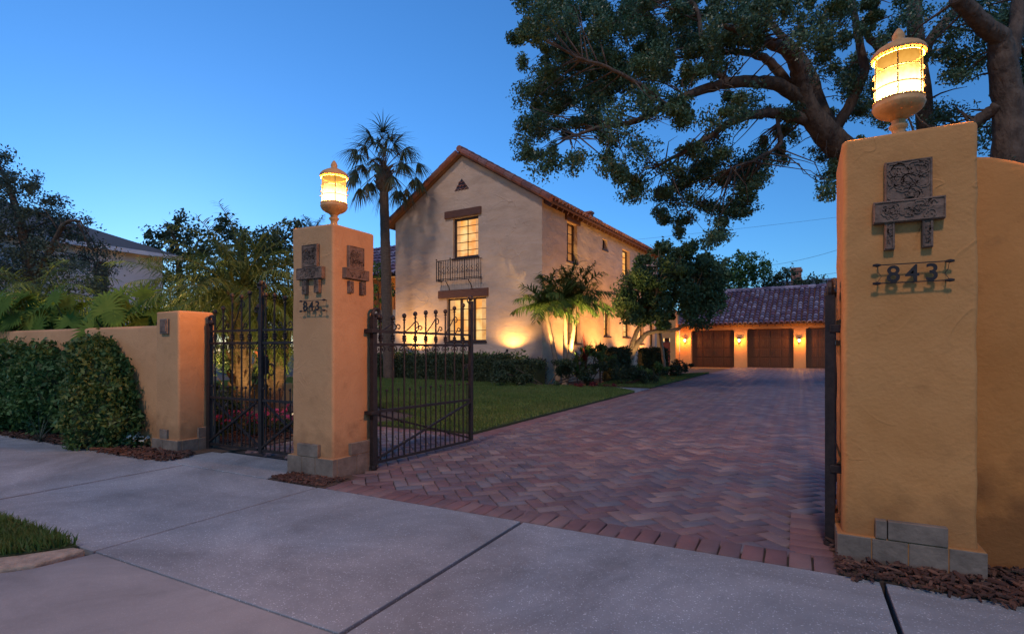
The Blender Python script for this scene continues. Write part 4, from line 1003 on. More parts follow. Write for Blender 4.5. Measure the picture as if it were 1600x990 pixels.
OB = [(850,25,52,38),(905,25,60,40),(970,20,70,40),(1040,20,70,40),(1110,15,60,32),(1170,25,60,40),(1235,20,60,38),(830,62,34,26),(838,110,36,26),(880,75,55,42),
      (905,120,60,40),(850,150,40,28),(950,80,60,50),(1010,60,60,50),(1075,55,60,48),(990,110,60,36),(1045,110,50,34),(1110,85,44,34),(1150,60,40,28),(880,165,60,32),(935,155,50,28),
      (830,188,34,20),(822,222,30,26),(850,243,26,20),(905,190,36,18),(860,205,30,16),(902,248,14,22),(945,180,34,22),(942,232,18,36),(960,215,20,22),(1000,150,30,22),
      (1035,165,34,24),(1050,200,30,28),(1000,235,14,12),(1010,262,42,24),(980,275,28,20),(1010,300,36,24),(1040,320,36,22),(1055,345,26,22),(1080,255,40,24),(1070,285,34,22),(1110,235,36,22),
      (1130,262,36,26),(1150,285,36,30),(1135,315,36,28),(1120,345,28,24),(1115,372,20,16),(1172,300,22,24),(1160,330,16,14),(1090,320,16,20),(1120,180,26,20),(1150,150,30,18),(1165,170,24,16),
      (1200,205,30,20),(1215,180,26,16),(1230,210,20,16),(1180,240,26,14),(1215,240,24,12),(1190,262,16,10),
      (1290,20,45,35),(1250,60,34,20),(1300,60,32,26),(1340,30,40,32),(1290,100,28,16),(1310,130,30,20),(1285,235,20,14),(1300,262,24,20),(1295,290,18,18),(1330,110,32,34),(1345,165,26,34),(1310,185,16,16)]
OB2 = [(1400,20,40,28),(1380,60,28,22),(1400,100,34,26),(1380,140,28,30),(1385,175,28,20),(1480,40,26,22),(1475,90,30,26),(1500,130,26,22),(1520,100,34,26),(1540,20,40,24),(1600,30,36,34),(1490,175,30,22),
       (1545,215,18,26),(1585,245,26,20),(1595,200,18,20),(1350,240,30,18),(1550,60,18,20),(1640,60,50,60),(1630,140,44,60),(1500,205,26,20),(1600,110,24,24)]
OB = [(x, y, rx, ry, 12+1.6*math.sin(x*.013+y*.02)) for x, y, rx, ry in OB]
oak_limbs = [
  ([(1440,548,13.5),(1425,440,13.3),(1385,340,13),(1322,243,12.8),(1287,204,12.6),(1263,172,12.5),(1251,137,12.4),(1246,107,12.2),(1225,76,12),(1184,61,11.8),(1130,40,11.5)], [.50,.46,.40,.34,.29,.24,.20,.17,.14,.10,.05]),
  ([(1301,215,12.7),(1281,164,12.9),(1265,113,13.1),(1243,78,13.3),(1200,35,13.6),(1150,-10,14)], [.24,.17,.13,.10,.08,.05]),
  ([(1256,160,12.5),(1220,134,12.3),(1184,128,12),(1144,129,11.8),(1095,141,11.6),(1039,166,11.4),(990,190,11.2),(942,198,11),(881,218,10.8)], [.18,.15,.13,.12,.10,.08,.06,.045,.02]),
  ([(1268,190,12.6),(1225,178,12.4),(1184,178,12.2),(1144,190,12),(1111,212,11.8),(1071,236,11.6),(1022,262,11.4)], [.16,.12,.10,.085,.07,.05,.02]),
  ([(1240,140,12.5),(1229,129,12.5),(1204,97,12.6),(1176,85,12.7),(1136,81,12.8),(1080,90,12.6)], [.13,.12,.10,.08,.06,.03]),
  ([(1144,129,11.8),(1115,112,11.9),(1099,77,12),(1091,24,12.2),(1071,-10,12.4)], [.07,.07,.06,.05,.04]),
  ([(1213,179,12.4),(1218,205,12.2),(1218,226,12),(1184,247,11.9),(1144,262,11.7)], [.05,.045,.04,.03,.015]),
  ([(1039,166,11.4),(1010,140,11),(960,110,10.7),(900,90,10.4)], [.05,.045,.035,.02]),
  ([(1300,210,12.7),(1330,160,12.5),(1350,110,12.3),(1340,50,12.2),(1330,-10,12)], [.15,.12,.10,.08,.06])]
tree('oak_tree', 'huge spreading oak overhanging the drive, its limb rising behind the right pillar', OB, oak_limbs, 12, 1.3, .072, 11500, L_OAKB, BARK, 'big oaks', sub=.21, tw=4, twr=.018)
oak2 = [([(1590,560,10.5),(1588,400,10.5),(1580,250,10.4),(1577,170,10.4),(1567,97,10.3),(1560,60,10.2),(1526,29,10),(1495,-5,9.8)], [.42,.36,.30,.26,.22,.18,.15,.13]),
  ([(1570,110,10.3),(1587,48,10.4),(1592,-10,10.5)], [.17,.14,.11]),
  ([(1560,165,10.4),(1533,186,10.6),(1490,215,10.8),(1440,240,11)], [.12,.11,.10,.08]),
  ([(1450,240,12.2),(1440,140,12.2),(1431,63,12.2),(1429,-10,12.2)], [.18,.17,.16,.15]),
  ([(1438,110,12.2),(1455,62,12),(1495,14,11.8),(1520,-20,11.7)], [.12,.11,.10,.09]),
  ([(1425,120,12.2),(1376,78,12),(1344,36,11.8)], [.10,.09,.06])]
tree('oak_tree', 'second oak behind the right lantern and the sloping garden wall', OB2, oak2, 11.5, 1.5, .072, 7000, L_OAKB, BARK, 'big oaks', sub=.24, tw=3, twr=.03, base=at(1590, HY, 10.5))

# left tall tree
LB = [(-20,270,40,30),(15,262,24,20),(30,290,40,22),(-10,320,50,30),(60,320,36,22),(95,330,26,14),(40,345,50,24),(110,345,24,14),(20,380,60,30),(75,375,40,24),(120,370,22,16),(100,400,40,24),(140,395,22,20),
      (40,415,60,28),(90,430,50,24),(140,430,36,20),(160,415,18,16),(0,440,50,24),(128,350,12,12),(0,245,14,12),(-60,360,60,60),(150,455,30,14)]
tree('broadleaf_tree', 'tall dark tree at the left edge with thin airy top', LB, [([(40,548,15),(50,450,15),(40,380,15),(20,310,15),(-5,250,15)], [.25,.2,.14,.08,.03]), ([(45,440,15),(80,390,14.6),(100,350,14.3),(125,345,14)], [.1,.07,.05,.02])],
     15, 1.3, .08, 3600, L_GREY, BARK, 'trees at the left', sub=.32, tw=3, twr=.02, base=at(40, HY, 15))
B1 = [(255,358,24,14),(280,345,22,14),(235,375,22,14),(300,365,18,14),(265,380,30,16),(290,395,30,18),(270,410,30,18),(300,425,30,20),(245,395,14,12),(262,440,30,16)]
tree('broadleaf_tree', 'small tree right of the neighbour house, leaf clusters against the sky', B1, [([(285,548,24),(283,470,24),(280,420,24),(275,380,24),(262,352,24)], [.22,.18,.13,.08,.04])], 24, 1.0, .19, 800, L_DARK, BARK, 'trees at the left', sub=.30, tw=2, twr=.03, base=at(285, HY, 24))
B2 = [(345,365,28,16),(370,380,34,22),(330,385,30,22),(400,375,36,18),(430,380,34,20),(345,410,44,26),(400,405,44,26),(450,372,30,20),(470,352,18,10),(350,350,14,9),(440,410,30,26),(310,400,18,20)]
tree('broadleaf_tree', 'broad dark tree rising behind the feathery palms', B2, [([(390,548,22),(390,460,22),(380,400,22),(360,365,22)], [.3,.24,.16,.06]), ([(388,440,22),(420,395,22),(450,370,22)], [.14,.1,.04])], 22, 1.5, .17, 1100, L_DARK, BARK, 'trees at the left', sub=.3, tw=2, twr=.03, base=at(390, HY, 22))
# trees behind the garage
B3 = [(1140,415,16,14),(1165,402,18,10),(1182,415,22,14),(1160,425,24,18),(1185,432,18,16),(1150,445,22,16),(1135,440,16,18)]
tree('broadleaf_tree', 'leafy green tree behind the left end of the garage roof', B3, [([(1155,540,44),(1155,470,44),(1158,430,44)], [.3,.25,.1])], 44, 1.5, .26, 550, L_MID, BARK, 'trees behind the garage', sub=.42, tw=2, twr=.05, base=at(1155, HY, 44))
B4 = [(1205,440,18,10),(1222,432,14,10),(1238,425,14,7),(1215,450,24,10),(1245,443,16,8),(1272,440,18,9),(1282,448,14,8),(1255,450,20,8)]
tree('broadleaf_tree', 'dark low tree behind the middle of the garage roof', B4, [([(1230,540,46),(1230,470,46),(1230,440,46)], [.3,.25,.1])], 46, 1.2, .26, 550, L_DARK, BARK, 'trees behind the garage', sub=.36, tw=2, twr=.05, base=at(1230, HY, 46))
B5 = [(1060,420,30,24),(1100,430,36,28),(1125,415,14,12),(1030,440,20,20)]
tree('broadleaf_tree', 'tree hidden behind the round ornamental tree beside the garage', B5, [([(1080,540,40),(1080,470,40),(1085,430,40)], [.3,.25,.1])], 40, 1.5, .26, 450, L_DARK, BARK, 'trees behind the garage', sub=.36, tw=2, twr=.05, base=at(1080, HY, 40))

# ornamental tree by the house
TB = [(1000,425,26,16),(1040,408,34,20),(1080,405,30,20),(1060,390,26,10),(1110,425,24,20),(1120,455,20,22),(1085,440,40,26),(1040,445,44,26),(1000,455,32,24),(985,475,22,16),(1015,485,34,18),
      (1055,475,44,26),(1030,430,50,30),(1095,430,36,26),(1118,440,20,26),(975,470,16,22),(1095,475,34,20),(1080,500,26,12),(1040,498,30,12),(1000,500,18,10),(980,490,12,10),(1115,485,16,12),(1030,388,10,8),(1078,383,10,7)]
trunks = [([(981,575,19),(984,548,19),(998,512,18.9),(1014,490,18.8),(1028,450,18.7)], [.12,.095,.075,.065,.03]),
  ([(983,575,19),(988,551,19),(1003,528,18.9),(1020,518,18.8),(1040,517,18.7),(1062,512,18.6),(1075,498,18.5),(1085,460,18.4)], [.14,.12,.09,.075,.065,.06,.045,.03]),
  ([(1000,510,18.9),(1020,500,18.9),(1035,488,18.9),(1050,460,18.9)], [.06,.05,.04,.02])]
trunks.append(([(1038,575,20.5),(1035,545,20.5),(1028,500,20.4),(1030,470,20.3)], [.07,.06,.05,.03]))
tree('ornamental_tree', 'rounded dense tree with pale bent trunks in front of the house side', TB, trunks, 18.9, 1.3, .12, 6500, L_OAK, BARK_L, None, sub=.24, asp=.55, tw=2, twr=.02, base=at(983, HY, 19))

# hedges and shrubs
def box_leaves(c0, c1, wdt, z0, z1, n, size, rough=.04, rag=0.0):
    """clipped hedge: leaves mostly on the surface of a box from c0 to c1 (plan line)"""
    c0, c1 = np.array(c0[:2]), np.array(c1[:2]); d = c1-c0; L_ = np.linalg.norm(d); u = d/L_; v = np.array([-u[1], u[0]])
    s = RNG.uniform(0, L_, n); face = RNG.uniform(0, 1, n); area = np.array([wdt, z1-z0, z1-z0]); area = area/area.sum()
    tq = RNG.uniform(-.5, .5, n)*wdt; zq = RNG.uniform(z0, z1, n)
    top = face < area[0]; fr = (face >= area[0]) & (face < area[0]+area[1]*.65); bk_ = ~top & ~fr
    zq[top] = z1 + .03*np.sin(s[top]*2.1); tq[fr] = -wdt/2+.015*np.sin(s[fr]*3); tq[bk_] = wdt/2
    P = np.c_[c0[0]+u[0]*s+v[0]*tq, c0[1]+u[1]*s+v[1]*tq, zq] + RNG.normal(0, rough, (n, 3))
    if rag: P[top, 2] += np.abs(RNG.normal(0, rag, top.sum()))*(.5+.5*np.sin(s[top]*9))
    return P
def hedge(label, c0, c1, wdt, z0, z1, n, size, m, group='hedges in front of the house', rough=.04, rag=0.0, name='hedge'):
    P = box_leaves(c0, c1, wdt, z0, z1, n, size, rough, rag); V, Fq, rn = leaf_arrays(P, size, .55)
    t = thing(name, label, 'hedge', ((c0[0]+c1[0])/2, (c0[1]+c1[1])/2, 0), 0, group); inv = Matrix.Translation(-Vector(t.location))
    o = npmesh('foliage', V, Fq, rn, m, t); o.data.transform(inv)
    # twiggy inner core
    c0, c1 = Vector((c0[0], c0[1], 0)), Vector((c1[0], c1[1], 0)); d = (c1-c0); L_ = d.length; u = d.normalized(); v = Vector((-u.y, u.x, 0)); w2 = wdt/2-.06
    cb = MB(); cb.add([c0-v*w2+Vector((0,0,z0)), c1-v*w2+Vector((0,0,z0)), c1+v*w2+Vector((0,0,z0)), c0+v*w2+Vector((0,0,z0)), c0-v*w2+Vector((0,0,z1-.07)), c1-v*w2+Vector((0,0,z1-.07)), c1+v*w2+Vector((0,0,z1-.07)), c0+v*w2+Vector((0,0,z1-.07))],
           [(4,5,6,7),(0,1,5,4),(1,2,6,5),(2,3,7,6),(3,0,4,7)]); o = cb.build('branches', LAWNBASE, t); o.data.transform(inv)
    return t
hedge('long clipped dark green hedge along the back of the lawn', (-16, 15.3), (-6.6, 14.15), .7, 0, .66, 34000, .06, L_DARK)
hedge('second lower clipped hedge under the gable window', hw_(-7.2, -1.0), hw_(-.6, -1.0), .5, 0, .80, 16000, .06, L_DARK)
hedge('loose leafy row of young shrubs along the gable wall', hw_(-6.4, -.5), hw_(-.3, -.5), .3, .45, .80, 2600, .11, L_MID, rough=.06, rag=.10)
hedge('small squared dark hedge below the ornamental tree', at(1000, HY, 21.5), at(1040, HY, 21.5), .8, 0, 1.0, 6000, .07, L_DARK)
hedge('rounded clipped dark bush against the house side', at(950, HY, 17.7), at(978, HY, 18.0), .6, 0, 1.0, 6000, .07, L_DARK)
def shrub(label, blobs, dep, dd, size, dens, m, sub=.15, name='shrub', group=None, cat='shrub', asp=.5, n=7):
    P, rn = blob_leaves(blobs, dep, dd, size, dens, sub=sub); P[:, 2] = np.maximum(P[:, 2], .02)
    V, Fq, _ = leaf_arrays(P, size, asp)
    b0 = at(sum(b_[0] for b_ in blobs)/len(blobs), HY, dep); t = thing(name, label, cat, (b0.x, b0.y, 0), 0, group); inv = Matrix.Translation(-Vector(t.location))
    o = npmesh('foliage', V, Fq, rn, m, t); o.data.transform(inv)
    mb = MB()
    for k in range(n):
        bl = random.choice(blobs); c = at(bl[0], bl[1], dep)-Vector((b0.x, b0.y, 0)); q = Vector((0, 0, -.02))
        mb.tube([q, (q+c)/2+Vector((random.gauss(0,.05), 0, .03)), c], [.018, .013, .006], 5)
    mb.build('stem', BARK, t); return t
GS = 'loose shrubs in the bed beside the house'
shrub('low dense shrub mass at the right end of the lawn hedge', [(780,580,24,16),(820,582,30,16),(860,584,30,18),(900,585,30,18),(935,583,28,18),(800,572,20,8),(880,572,24,8)], 14.8, .5, .07, 10500, L_DARK, .12, group=GS)
shrub('dark leafy shrub left of the side path', [(960,580,26,20),(985,588,20,14),(945,572,20,12),(1005,590,18,10)], 15.4, .5, .07, 10500, L_DARK, .12, group=GS)
shrub('loose green shrub behind the far lawn strip', [(1005,584,20,10),(1030,582,22,12),(1020,575,18,8)], 17.5, .5, .08, 8400, L_MID, .12, group=GS)
shrub('bushy flowering shrub nearest the garage at the tip of the far lawn', [(1060,577,18,9),(1050,572,10,7),(1076,575,9,6),(1040,580,16,8)], 20, .5, .09, 8400, L_DARK, .14, group=GS)
shrub('rust coloured low groundcover at the path corner', [(930,602,34,4),(900,601,20,4),(960,604,20,3)], 14.2, .3, .05, 10500, L_RED, .05, group=GS, n=2)
shrub('green shrub in the dark corner right of the palm trunks', [(910,548,14,14),(930,552,16,14),(900,560,14,8),(945,562,16,10)], 16.5, .5, .10, 6300, L_MID, .12, group=GS)

# palms -------------------------------------------------------------
def pinnate(mb, base, az, el, L, lw, ll, n=26, bend=1.3, dens=2, stem=.012, seed=None, stemmb=None, twist=.35):
    d = Vector((math.cos(az)*math.cos(el), math.sin(az)*math.cos(el), math.sin(el))); p = Vector(base); pts = [p.copy()]
    seg = 14
    for i in range(seg): d = (d + Vector((0,0,-bend/seg))).normalized(); p = p + d*(L/seg); pts.append(p.copy())
    (stemmb or mb).tube(pts, [stem*(1-.8*i/seg) for i in range(seg+1)], 4, rnd=.8)
    for k in range(n):
        t = .14 + .86*k/(n-1); f = t*seg; i = min(int(f), seg-1); q = pts[i].lerp(pts[i+1], f-i); dd = (pts[i+1]-pts[i]).normalized()
        s = dd.cross(Vector((0,0,1)))
        if s.length < .05: s = Vector((math.sin(az), -math.cos(az), 0))
        s.normalize(); u = s.cross(dd)
        l = ll*(.35+.65*math.sin(math.pi*min(1, t*.75+.2)))*random.uniform(.85, 1.1)
        for sg in (-1, 1):
            v = dd*.62 + s*sg*.75 + u*random.gauss(.05, twist)
            mb.blade(q, v, l, lw, droop=.55+random.uniform(0,.35), seg=3)
def palm_pinnate(label, trunk_pts, rads, L, ll, lw, nf, m, bark, group=None, els=(-10, 80), n=26, bend=1.35, name='palm_tree', ringed=True, rough=0):
    b0 = Vector(trunk_pts[0]); b0.z = 0
    t = thing(name, label, 'palm', b0, 0, group)
    P = [Vector(p)-b0 for p in trunk_pts]; mb = MB()
    Q = []; RR = []
    for i in range(len(P)-1):
        for k in range(8):
            f = k/8; Q.append(P[i].lerp(P[i+1], f)); RR.append((rads[i]+(rads[i+1]-rads[i])*f)*(1.06 if (ringed and k % 2) else 1))
    Q.append(P[-1]); RR.append(rads[-1]); mb.tube(Q, RR, 10)
    if rough:
        for k in range(rough):
            f = (k+.5)/rough; i = min(int(f*(len(Q)-1)), len(Q)-2); q = Q[i]; a = k*2.4
            dv_ = Vector((math.cos(a), math.sin(a), .9)); mb.tube([q+dv_*RR[i]*.7, q+dv_*(RR[i]*1.2)+Vector((0,0,.02)), q+dv_*(RR[i]*1.35)+Vector((0,0,.05))], [.028, .022, .008], 5)
    mb.build('trunk', bark, t, smooth=not rough)
    mb = MB()
    for k in range(nf):
        az = k*2.39996+random.uniform(-.2,.2); el = R(els[0]+(els[1]-els[0])*(k+.5)/nf)
        pinnate(mb, P[-1]+Vector((0,0,.02)), az, el, L*random.uniform(.85, 1.1), lw, ll, n, bend)
    mb.build('fronds', m, t); return t
GP = 'palms with pale slim trunks at the house corner'
palm_pinnate('left slim palm of three at the house corner, arching over the wall', [at(872,596,15.7), at(868,562,15.7), at(860,520,15.7), at(852,484,15.7)], [.085,.07,.06,.055], 1.15, .46, .05, 17, L_FROND, BARK_L, GP, n=34, els=(12, 85), bend=1.15)
palm_pinnate('middle slim palm of three at the house corner, trunk nearly upright', [at(882,606,15.6)*1.0, at(883,560,15.6), at(883,475,15.6)], [.08,.065,.055], 1.15, .46, .05, 17, L_FROND, BARK_L, GP, n=34, els=(12, 85), bend=1.15)
palm_pinnate('right slim palm of three at the house corner, trunk leaning right before the window', [at(884,596,15.6), at(889,562,15.6), at(896,515,15.6), at(898,474,15.6)], [.085,.07,.06,.055], 1.3, .48, .05, 19, L_FROND, BARK_L, GP, n=36, els=(12, 85), bend=1.1)
# sabal palm
bs = at(609, 592, 18.5); tp = at(598, 285, 18.5)
sab = thing('palm_tree', 'tall fan palm rising above the roof beside the left lantern', 'palm', (bs.x, bs.y, 0))
o_ = Vector((bs.x, bs.y, 0)); mb = MB(); K2 = 40; Q = []; RR = []
for k in range(K2+1):
    f = k/K2; px = 609 + (600-609)*f**.8; py = 592 + (300-592)*f; Q.append(at(px, py, 18.5)-o_); RR.append(.20-.055*f+.006*(k % 2))
mb.tube(Q, RR, 12)
mb.tube([Q[-1], Q[-1]+Vector((0,0,.25)), Q[-1]+Vector((0,0,.55)), Q[-1]+Vector((0,0,.9))], [.15, .29, .27, .12], 12)
for k in range(46):
    a = k*2.4; z = .05+.8*k/46; q = Q[-1]+Vector((math.cos(a)*.2, math.sin(a)*.2, z)); mb.tube([q, q+Vector((math.cos(a)*.14, math.sin(a)*.14, .14))], [.05, .02], 5)
mb.build('trunk', PALMBARK, sab)
mb = MB(); pm = MB(); top = Q[-1]+Vector((0,0,.75))
for k in range(34):
    az = k*2.39996; el = R(-38 + 125*(k/33)**.85); d = Vector((math.cos(az)*math.cos(el), math.sin(az)*math.cos(el), math.sin(el)))
    p = top.copy(); pts = [p.copy()]; pl_ = random.uniform(.95, 1.25)
    for i in range(6): d = (d + Vector((0,0,-.07))).normalized(); p = p + d*(pl_/6); pts.append(p.copy())
    pm.tube(pts, [.022,.018,.016,.014,.012,.01,.008], 4)
    s = d.cross(Vector((0,0,1))); s = s.normalized() if s.length > .1 else Vector((1,0,0)); u = s.cross(d)
    for j in range(34):
        th = R(-105 + 210*j/33); v = d*math.cos(th) + s*math.sin(th) + u*(random.gauss(-.10,.10) - .30*abs(math.sin(th)))
        mb.blade(p - d*.02, v, random.uniform(.68,.95)*(1-.22*abs(th)/1.9), .044, droop=.85+random.uniform(0,.6), seg=3, rnd=random.random()*(.7 if el > -.2 else 1))
mb.build('fronds', L_SABAL, sab); pm.build('petioles', PALMBARK, sab)
# feathery palms behind the small gate
GF = 'feathery palms behind the small gate'
palm_pinnate('feathery palm with upright rough trunk behind the left leaf of the small gate', [gp(374, 668), at(374,600,7.0), at(372,520,7.0), at(368,468,7.0)], [.11,.105,.10,.09], 1.15, .30, .017, 46, L_PALM, PALMBARK, GF, els=(-35, 80), n=46, bend=1.5, rough=60)
palm_pinnate('feathery palm with leaning rough trunk behind the small gate, nearest the tall pillar', [gp(425, 662), at(430,600,7.4), at(442,540,7.5), at(452,480,7.6)], [.10,.10,.09,.085], 1.1, .30, .017, 44, L_PALM, PALMBARK, GF, els=(-35, 80), n=44, bend=1.5, rough=50)
palm_pinnate('pale stemmed slender palm between the two rough trunks behind the small gate', [gp(386, 650), at(388,590,7.8), at(390,520,7.8), at(384,440,7.8)], [.045,.04,.035,.03], 1.2, .28, .014, 24, L_PALM, BARK_L, GF, els=(-20, 80), n=44, bend=1.4)
palm_pinnate('low feathery palm over the left garden wall near the photo edge', [at(55,560,9.2), at(55,520,9.2), at(55,478,9.2)], [.08,.08,.07], 1.3, .30, .02, 36, L_PALM, PALMBARK, None, els=(-15, 70), n=44, bend=1.6)
palm_pinnate('feathery palm between the leafy philodendron and the rough trunks', [at(300,560,9.5), at(300,520,9.5), at(302,475,9.5)], [.08,.08,.07], 1.35, .30, .02, 44, L_PALM, PALMBARK, None, els=(-15, 75), n=44, bend=1.5)
palm_pinnate('distant palm whose tip shows beside the left lantern', [at(492,560,24), at(492,450,24), at(490,368,24)], [.14,.13,.12], 1.0, .35, .05, 18, L_SABAL, PALMBARK, None, els=(10, 80), n=16, bend=.8)
# split leaf philodendrons above the wall
def philo(label, c, nl, rad, seed):
    rr = random.Random(seed); t = thing('philodendron', label, 'plant', (c.x, c.y, 0), 0, 'philodendrons behind the left wall'); mb = MB(); sm = MB()
    for k in range(nl):
        az = rr.uniform(0, 6.283); r_ = rad*rr.uniform(.3, 1); h = c.z*rr.uniform(.72, 1.08); b_ = Vector((math.cos(az)*r_, math.sin(az)*r_, h))
        sm.tube([(b_.x*.1, b_.y*.1, .3), (b_.x*.5, b_.y*.5, h*.75), b_], [.016,.012,.008], 5)
        out = Vector((math.cos(az), math.sin(az), 0)); n_ = (out*rr.uniform(.5,1.0) + Vector((SA*.5, -CA*.5, rr.uniform(.4,.9)))).normalized()
        d = (Vector((0,0,rr.uniform(-.6,.5))) + out*rr.uniform(0,.6) + Vector((rr.gauss(0,.4), rr.gauss(0,.4), 0))); d = (d - n_*d.dot(n_)).normalized(); s = d.cross(n_)
        L_ = rr.uniform(.20, .32); hue = rr.random()
        for j in range(17):
            th = R(-128+256*j/16); v = d*math.cos(th)+s*math.sin(th)+n_*.12
            mb.blade(b_+d*L_*.12*math.cos(th), v, L_*(1-.33*abs(th)/2.2)*rr.uniform(.85,1.1), .046, up=n_, droop=.6, seg=3, rnd=min(1, hue*.7+rr.uniform(0,.3)))
    mb.build('leaves', L_PHILO, t, smooth=True); sm.build('stems', L_MID, t)
for i, (px, py, dep, nl, rad, lb) in enumerate([(10,475,7.6,26,.6,'philodendron over the wall at the left photo edge'), (70,480,7.4,26,.6,'philodendron over the wall, above the left round shrub'), (130,478,7.4,24,.55,'philodendron over the wall, above the right round shrub'), (200,478,6.6,26,.5,'largest leaved philodendron over the wall nearest the short pillar'), (262,492,8.0,18,.5,'dim philodendron just behind the short pillar')]):
    philo('big split leaved '+lb, at(px, py, dep), nl, rad, 30+i)
shrub('dark underplanting behind the left garden wall', [(0,500,60,26),(80,500,60,26),(160,500,50,26),(230,498,40,26),(290,480,40,40),(100,470,60,20),(240,470,34,20)], 10.5, .8, .10, 1680, L_DARK, .22)
shrub('tall dark green bush mass seen through the small gate', [(330,520,30,40),(360,540,30,50),(400,560,20,40),(340,590,30,40),(440,520,12,30),(420,470,30,30),(330,450,40,30),(380,440,40,30)], 9.8, .6, .09, 1680, L_DARK, .2)
shrub('dark fern mound on the ground behind the left leaf of the small gate', [(345,615,16,14),(365,625,20,14),(330,640,12,12),(350,650,16,10)], 6.6, .35, .06, 10500, L_DARK, .08, group=GS)
shrub('leafy shrub filling the gap between left tall pillar and palm trunk', [(595,440,14,20),(590,470,16,20),(597,500,14,20),(612,455,6,10),(590,420,10,14)], 21, .5, .13, 1680, L_MID, .2)

# the two climbing shrubs on the street side of the wall
def mound(label, spec, n, size, m, seedv):
    P = []; 
    for (x, y, z, rx, ry, rz, k) in spec:
        v = unit(RNG.normal(size=(k, 3))); rr = RNG.uniform(.72, 1.0, (k, 1))**.5
        bumps = 1+.13*np.sin(v[:, :1]*6+seedv)+.08*np.sin(v[:, 2:3]*9+seedv*2)+.06*np.sin(v[:, 1:2]*13)
        q = v*(rr*(1+(RNG.uniform(0,1,(k,1))>.86)*RNG.uniform(0,.16,(k,1))))*bumps*np.array([rx, ry, rz])+np.array([x, y, z]) + RNG.normal(0, .016, (k, 3)); P.append(q[(q[:, 2] > .01) & (q[:, 1] < 3.12)])
    P = np.concatenate(P); V, Fq, rn = leaf_arrays(P, size, .5, upb=.3, jit=.6)
    cl = .5+.5*np.sin(P[:, 0]*11+seedv)*np.sin(P[:, 2]*9+1)*np.sin(P[:, 1]*12); rn = np.clip(rn*.65+cl*.35, 0, 1)
    t = thing('climbing_shrub', label, 'shrub', (spec[0][0], spec[0][1], 0), 0, 'leafy mounds against the left wall'); inv = Matrix.Translation(-Vector(t.location))
    o = npmesh('foliage', V, Fq, rn, m, t); o.data.transform(inv)
    cb = MB()
    for (x, y, z, rx, ry, rz, k) in spec:
        for j in range(9):
            a = random.uniform(0, 6.3); e = Vector((x+rx*.75*math.cos(a), min(3.1, y+ry*.7*math.sin(a)), z+rz*random.uniform(-.3,.75)))
            cb.tube([Vector((x, y, 0)), Vector((x, y, z*.6)).lerp(e, .4), e], [.02,.012,.005], 5)
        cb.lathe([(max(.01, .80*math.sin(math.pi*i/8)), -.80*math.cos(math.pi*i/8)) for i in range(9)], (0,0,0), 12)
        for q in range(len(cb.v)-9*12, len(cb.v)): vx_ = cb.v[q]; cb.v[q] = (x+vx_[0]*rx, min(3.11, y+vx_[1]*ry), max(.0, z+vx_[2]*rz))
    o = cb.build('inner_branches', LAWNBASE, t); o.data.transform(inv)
mound('yellow green leafy mound on the wall nearest the short pillar', [(-6.55, 3.02, .56, .50, .29, .52, 11000), (-6.45, 2.98, .30, .52, .34, .42, 8000), (-6.75, 3.02, .85, .40, .22, .30, 7000)], 0, .047, L_VINE, 1.0)
mound('darker green leafy mound at the left photo edge against the wall', [(-8.5, 3.0, .50, .80, .30, .52, 12000), (-7.75, 3.0, .56, .50, .26, .46, 7500), (-9.0, 2.98, .36, .9, .32, .42, 8000)], 0, .052, L_MID, 2.3)
# white flowers at the short pillar
def flowers(label, c, n, rad, m, size, h=.14, name='flower_plant', group=None, cat='flowers', per=None):
    t = thing(name, label, cat, (c[0], c[1], 0), 0, group); mb = MB(); lf = MB(); st = MB()
    for k in range(n):
        a = random.uniform(0, 6.3); r_ = rad*math.sqrt(random.random()); p = Vector((math.cos(a)*r_, math.sin(a)*r_*.7, h*random.uniform(.6, 1.1)))
        nrm = Vector((random.gauss(0,.4), -.6+random.gauss(0,.4), 1)).normalized(); s = nrm.cross(Vector((1,0,0))).normalized(); u = nrm.cross(s)
        for j in range(5):
            th = 2*math.pi*j/5; v = s*math.cos(th)+u*math.sin(th); w2 = s*-math.sin(th)+u*math.cos(th)
            mb.add([p, p+v*size*.55+w2*size*.32+nrm*.004, p+v*size, p+v*size*.55-w2*size*.32+nrm*.004], [(0,1,2,3)])
        st.tube([(p.x*.5, p.y*.5, 0), p], .002, 3)
        for j in range(7): lf.blade(Vector((p.x*.9+random.gauss(0,.02), p.y*.9+random.gauss(0,.02), h*random.uniform(.1,.75))), Vector((random.gauss(0,1), random.gauss(0,1), .3)), size*2.0, size*.9, droop=.4, seg=2)
    mb.build('petals', m, t); lf.build('leaves', L_MID, t); st.build('stems', L_MID, t); return t
wf = gp(214, 700); flowers('small clump of white flowers in the mulch at the short pillar', (wf.x-.02, wf.y+.04), 26, .17, L_WHITE, .028, .13)
FP = 'pink bedding flowers behind the small gate'
for i, (px, py, lb) in enumerate([(335,684,'leftmost'), (352,676,'second from the left'), (382,682,'brightest, just left of the central stile'), (408,672,'just right of the central stile'), (432,678,'fourth, right of the central stile'), (446,668,'beside the tall pillar')]):
    q = gp(px, py); flowers('clump of pink flowers behind the small gate, '+lb, (q.x, q.y+.1), 16, .14, L_PINK, .036, .26, group=FP)
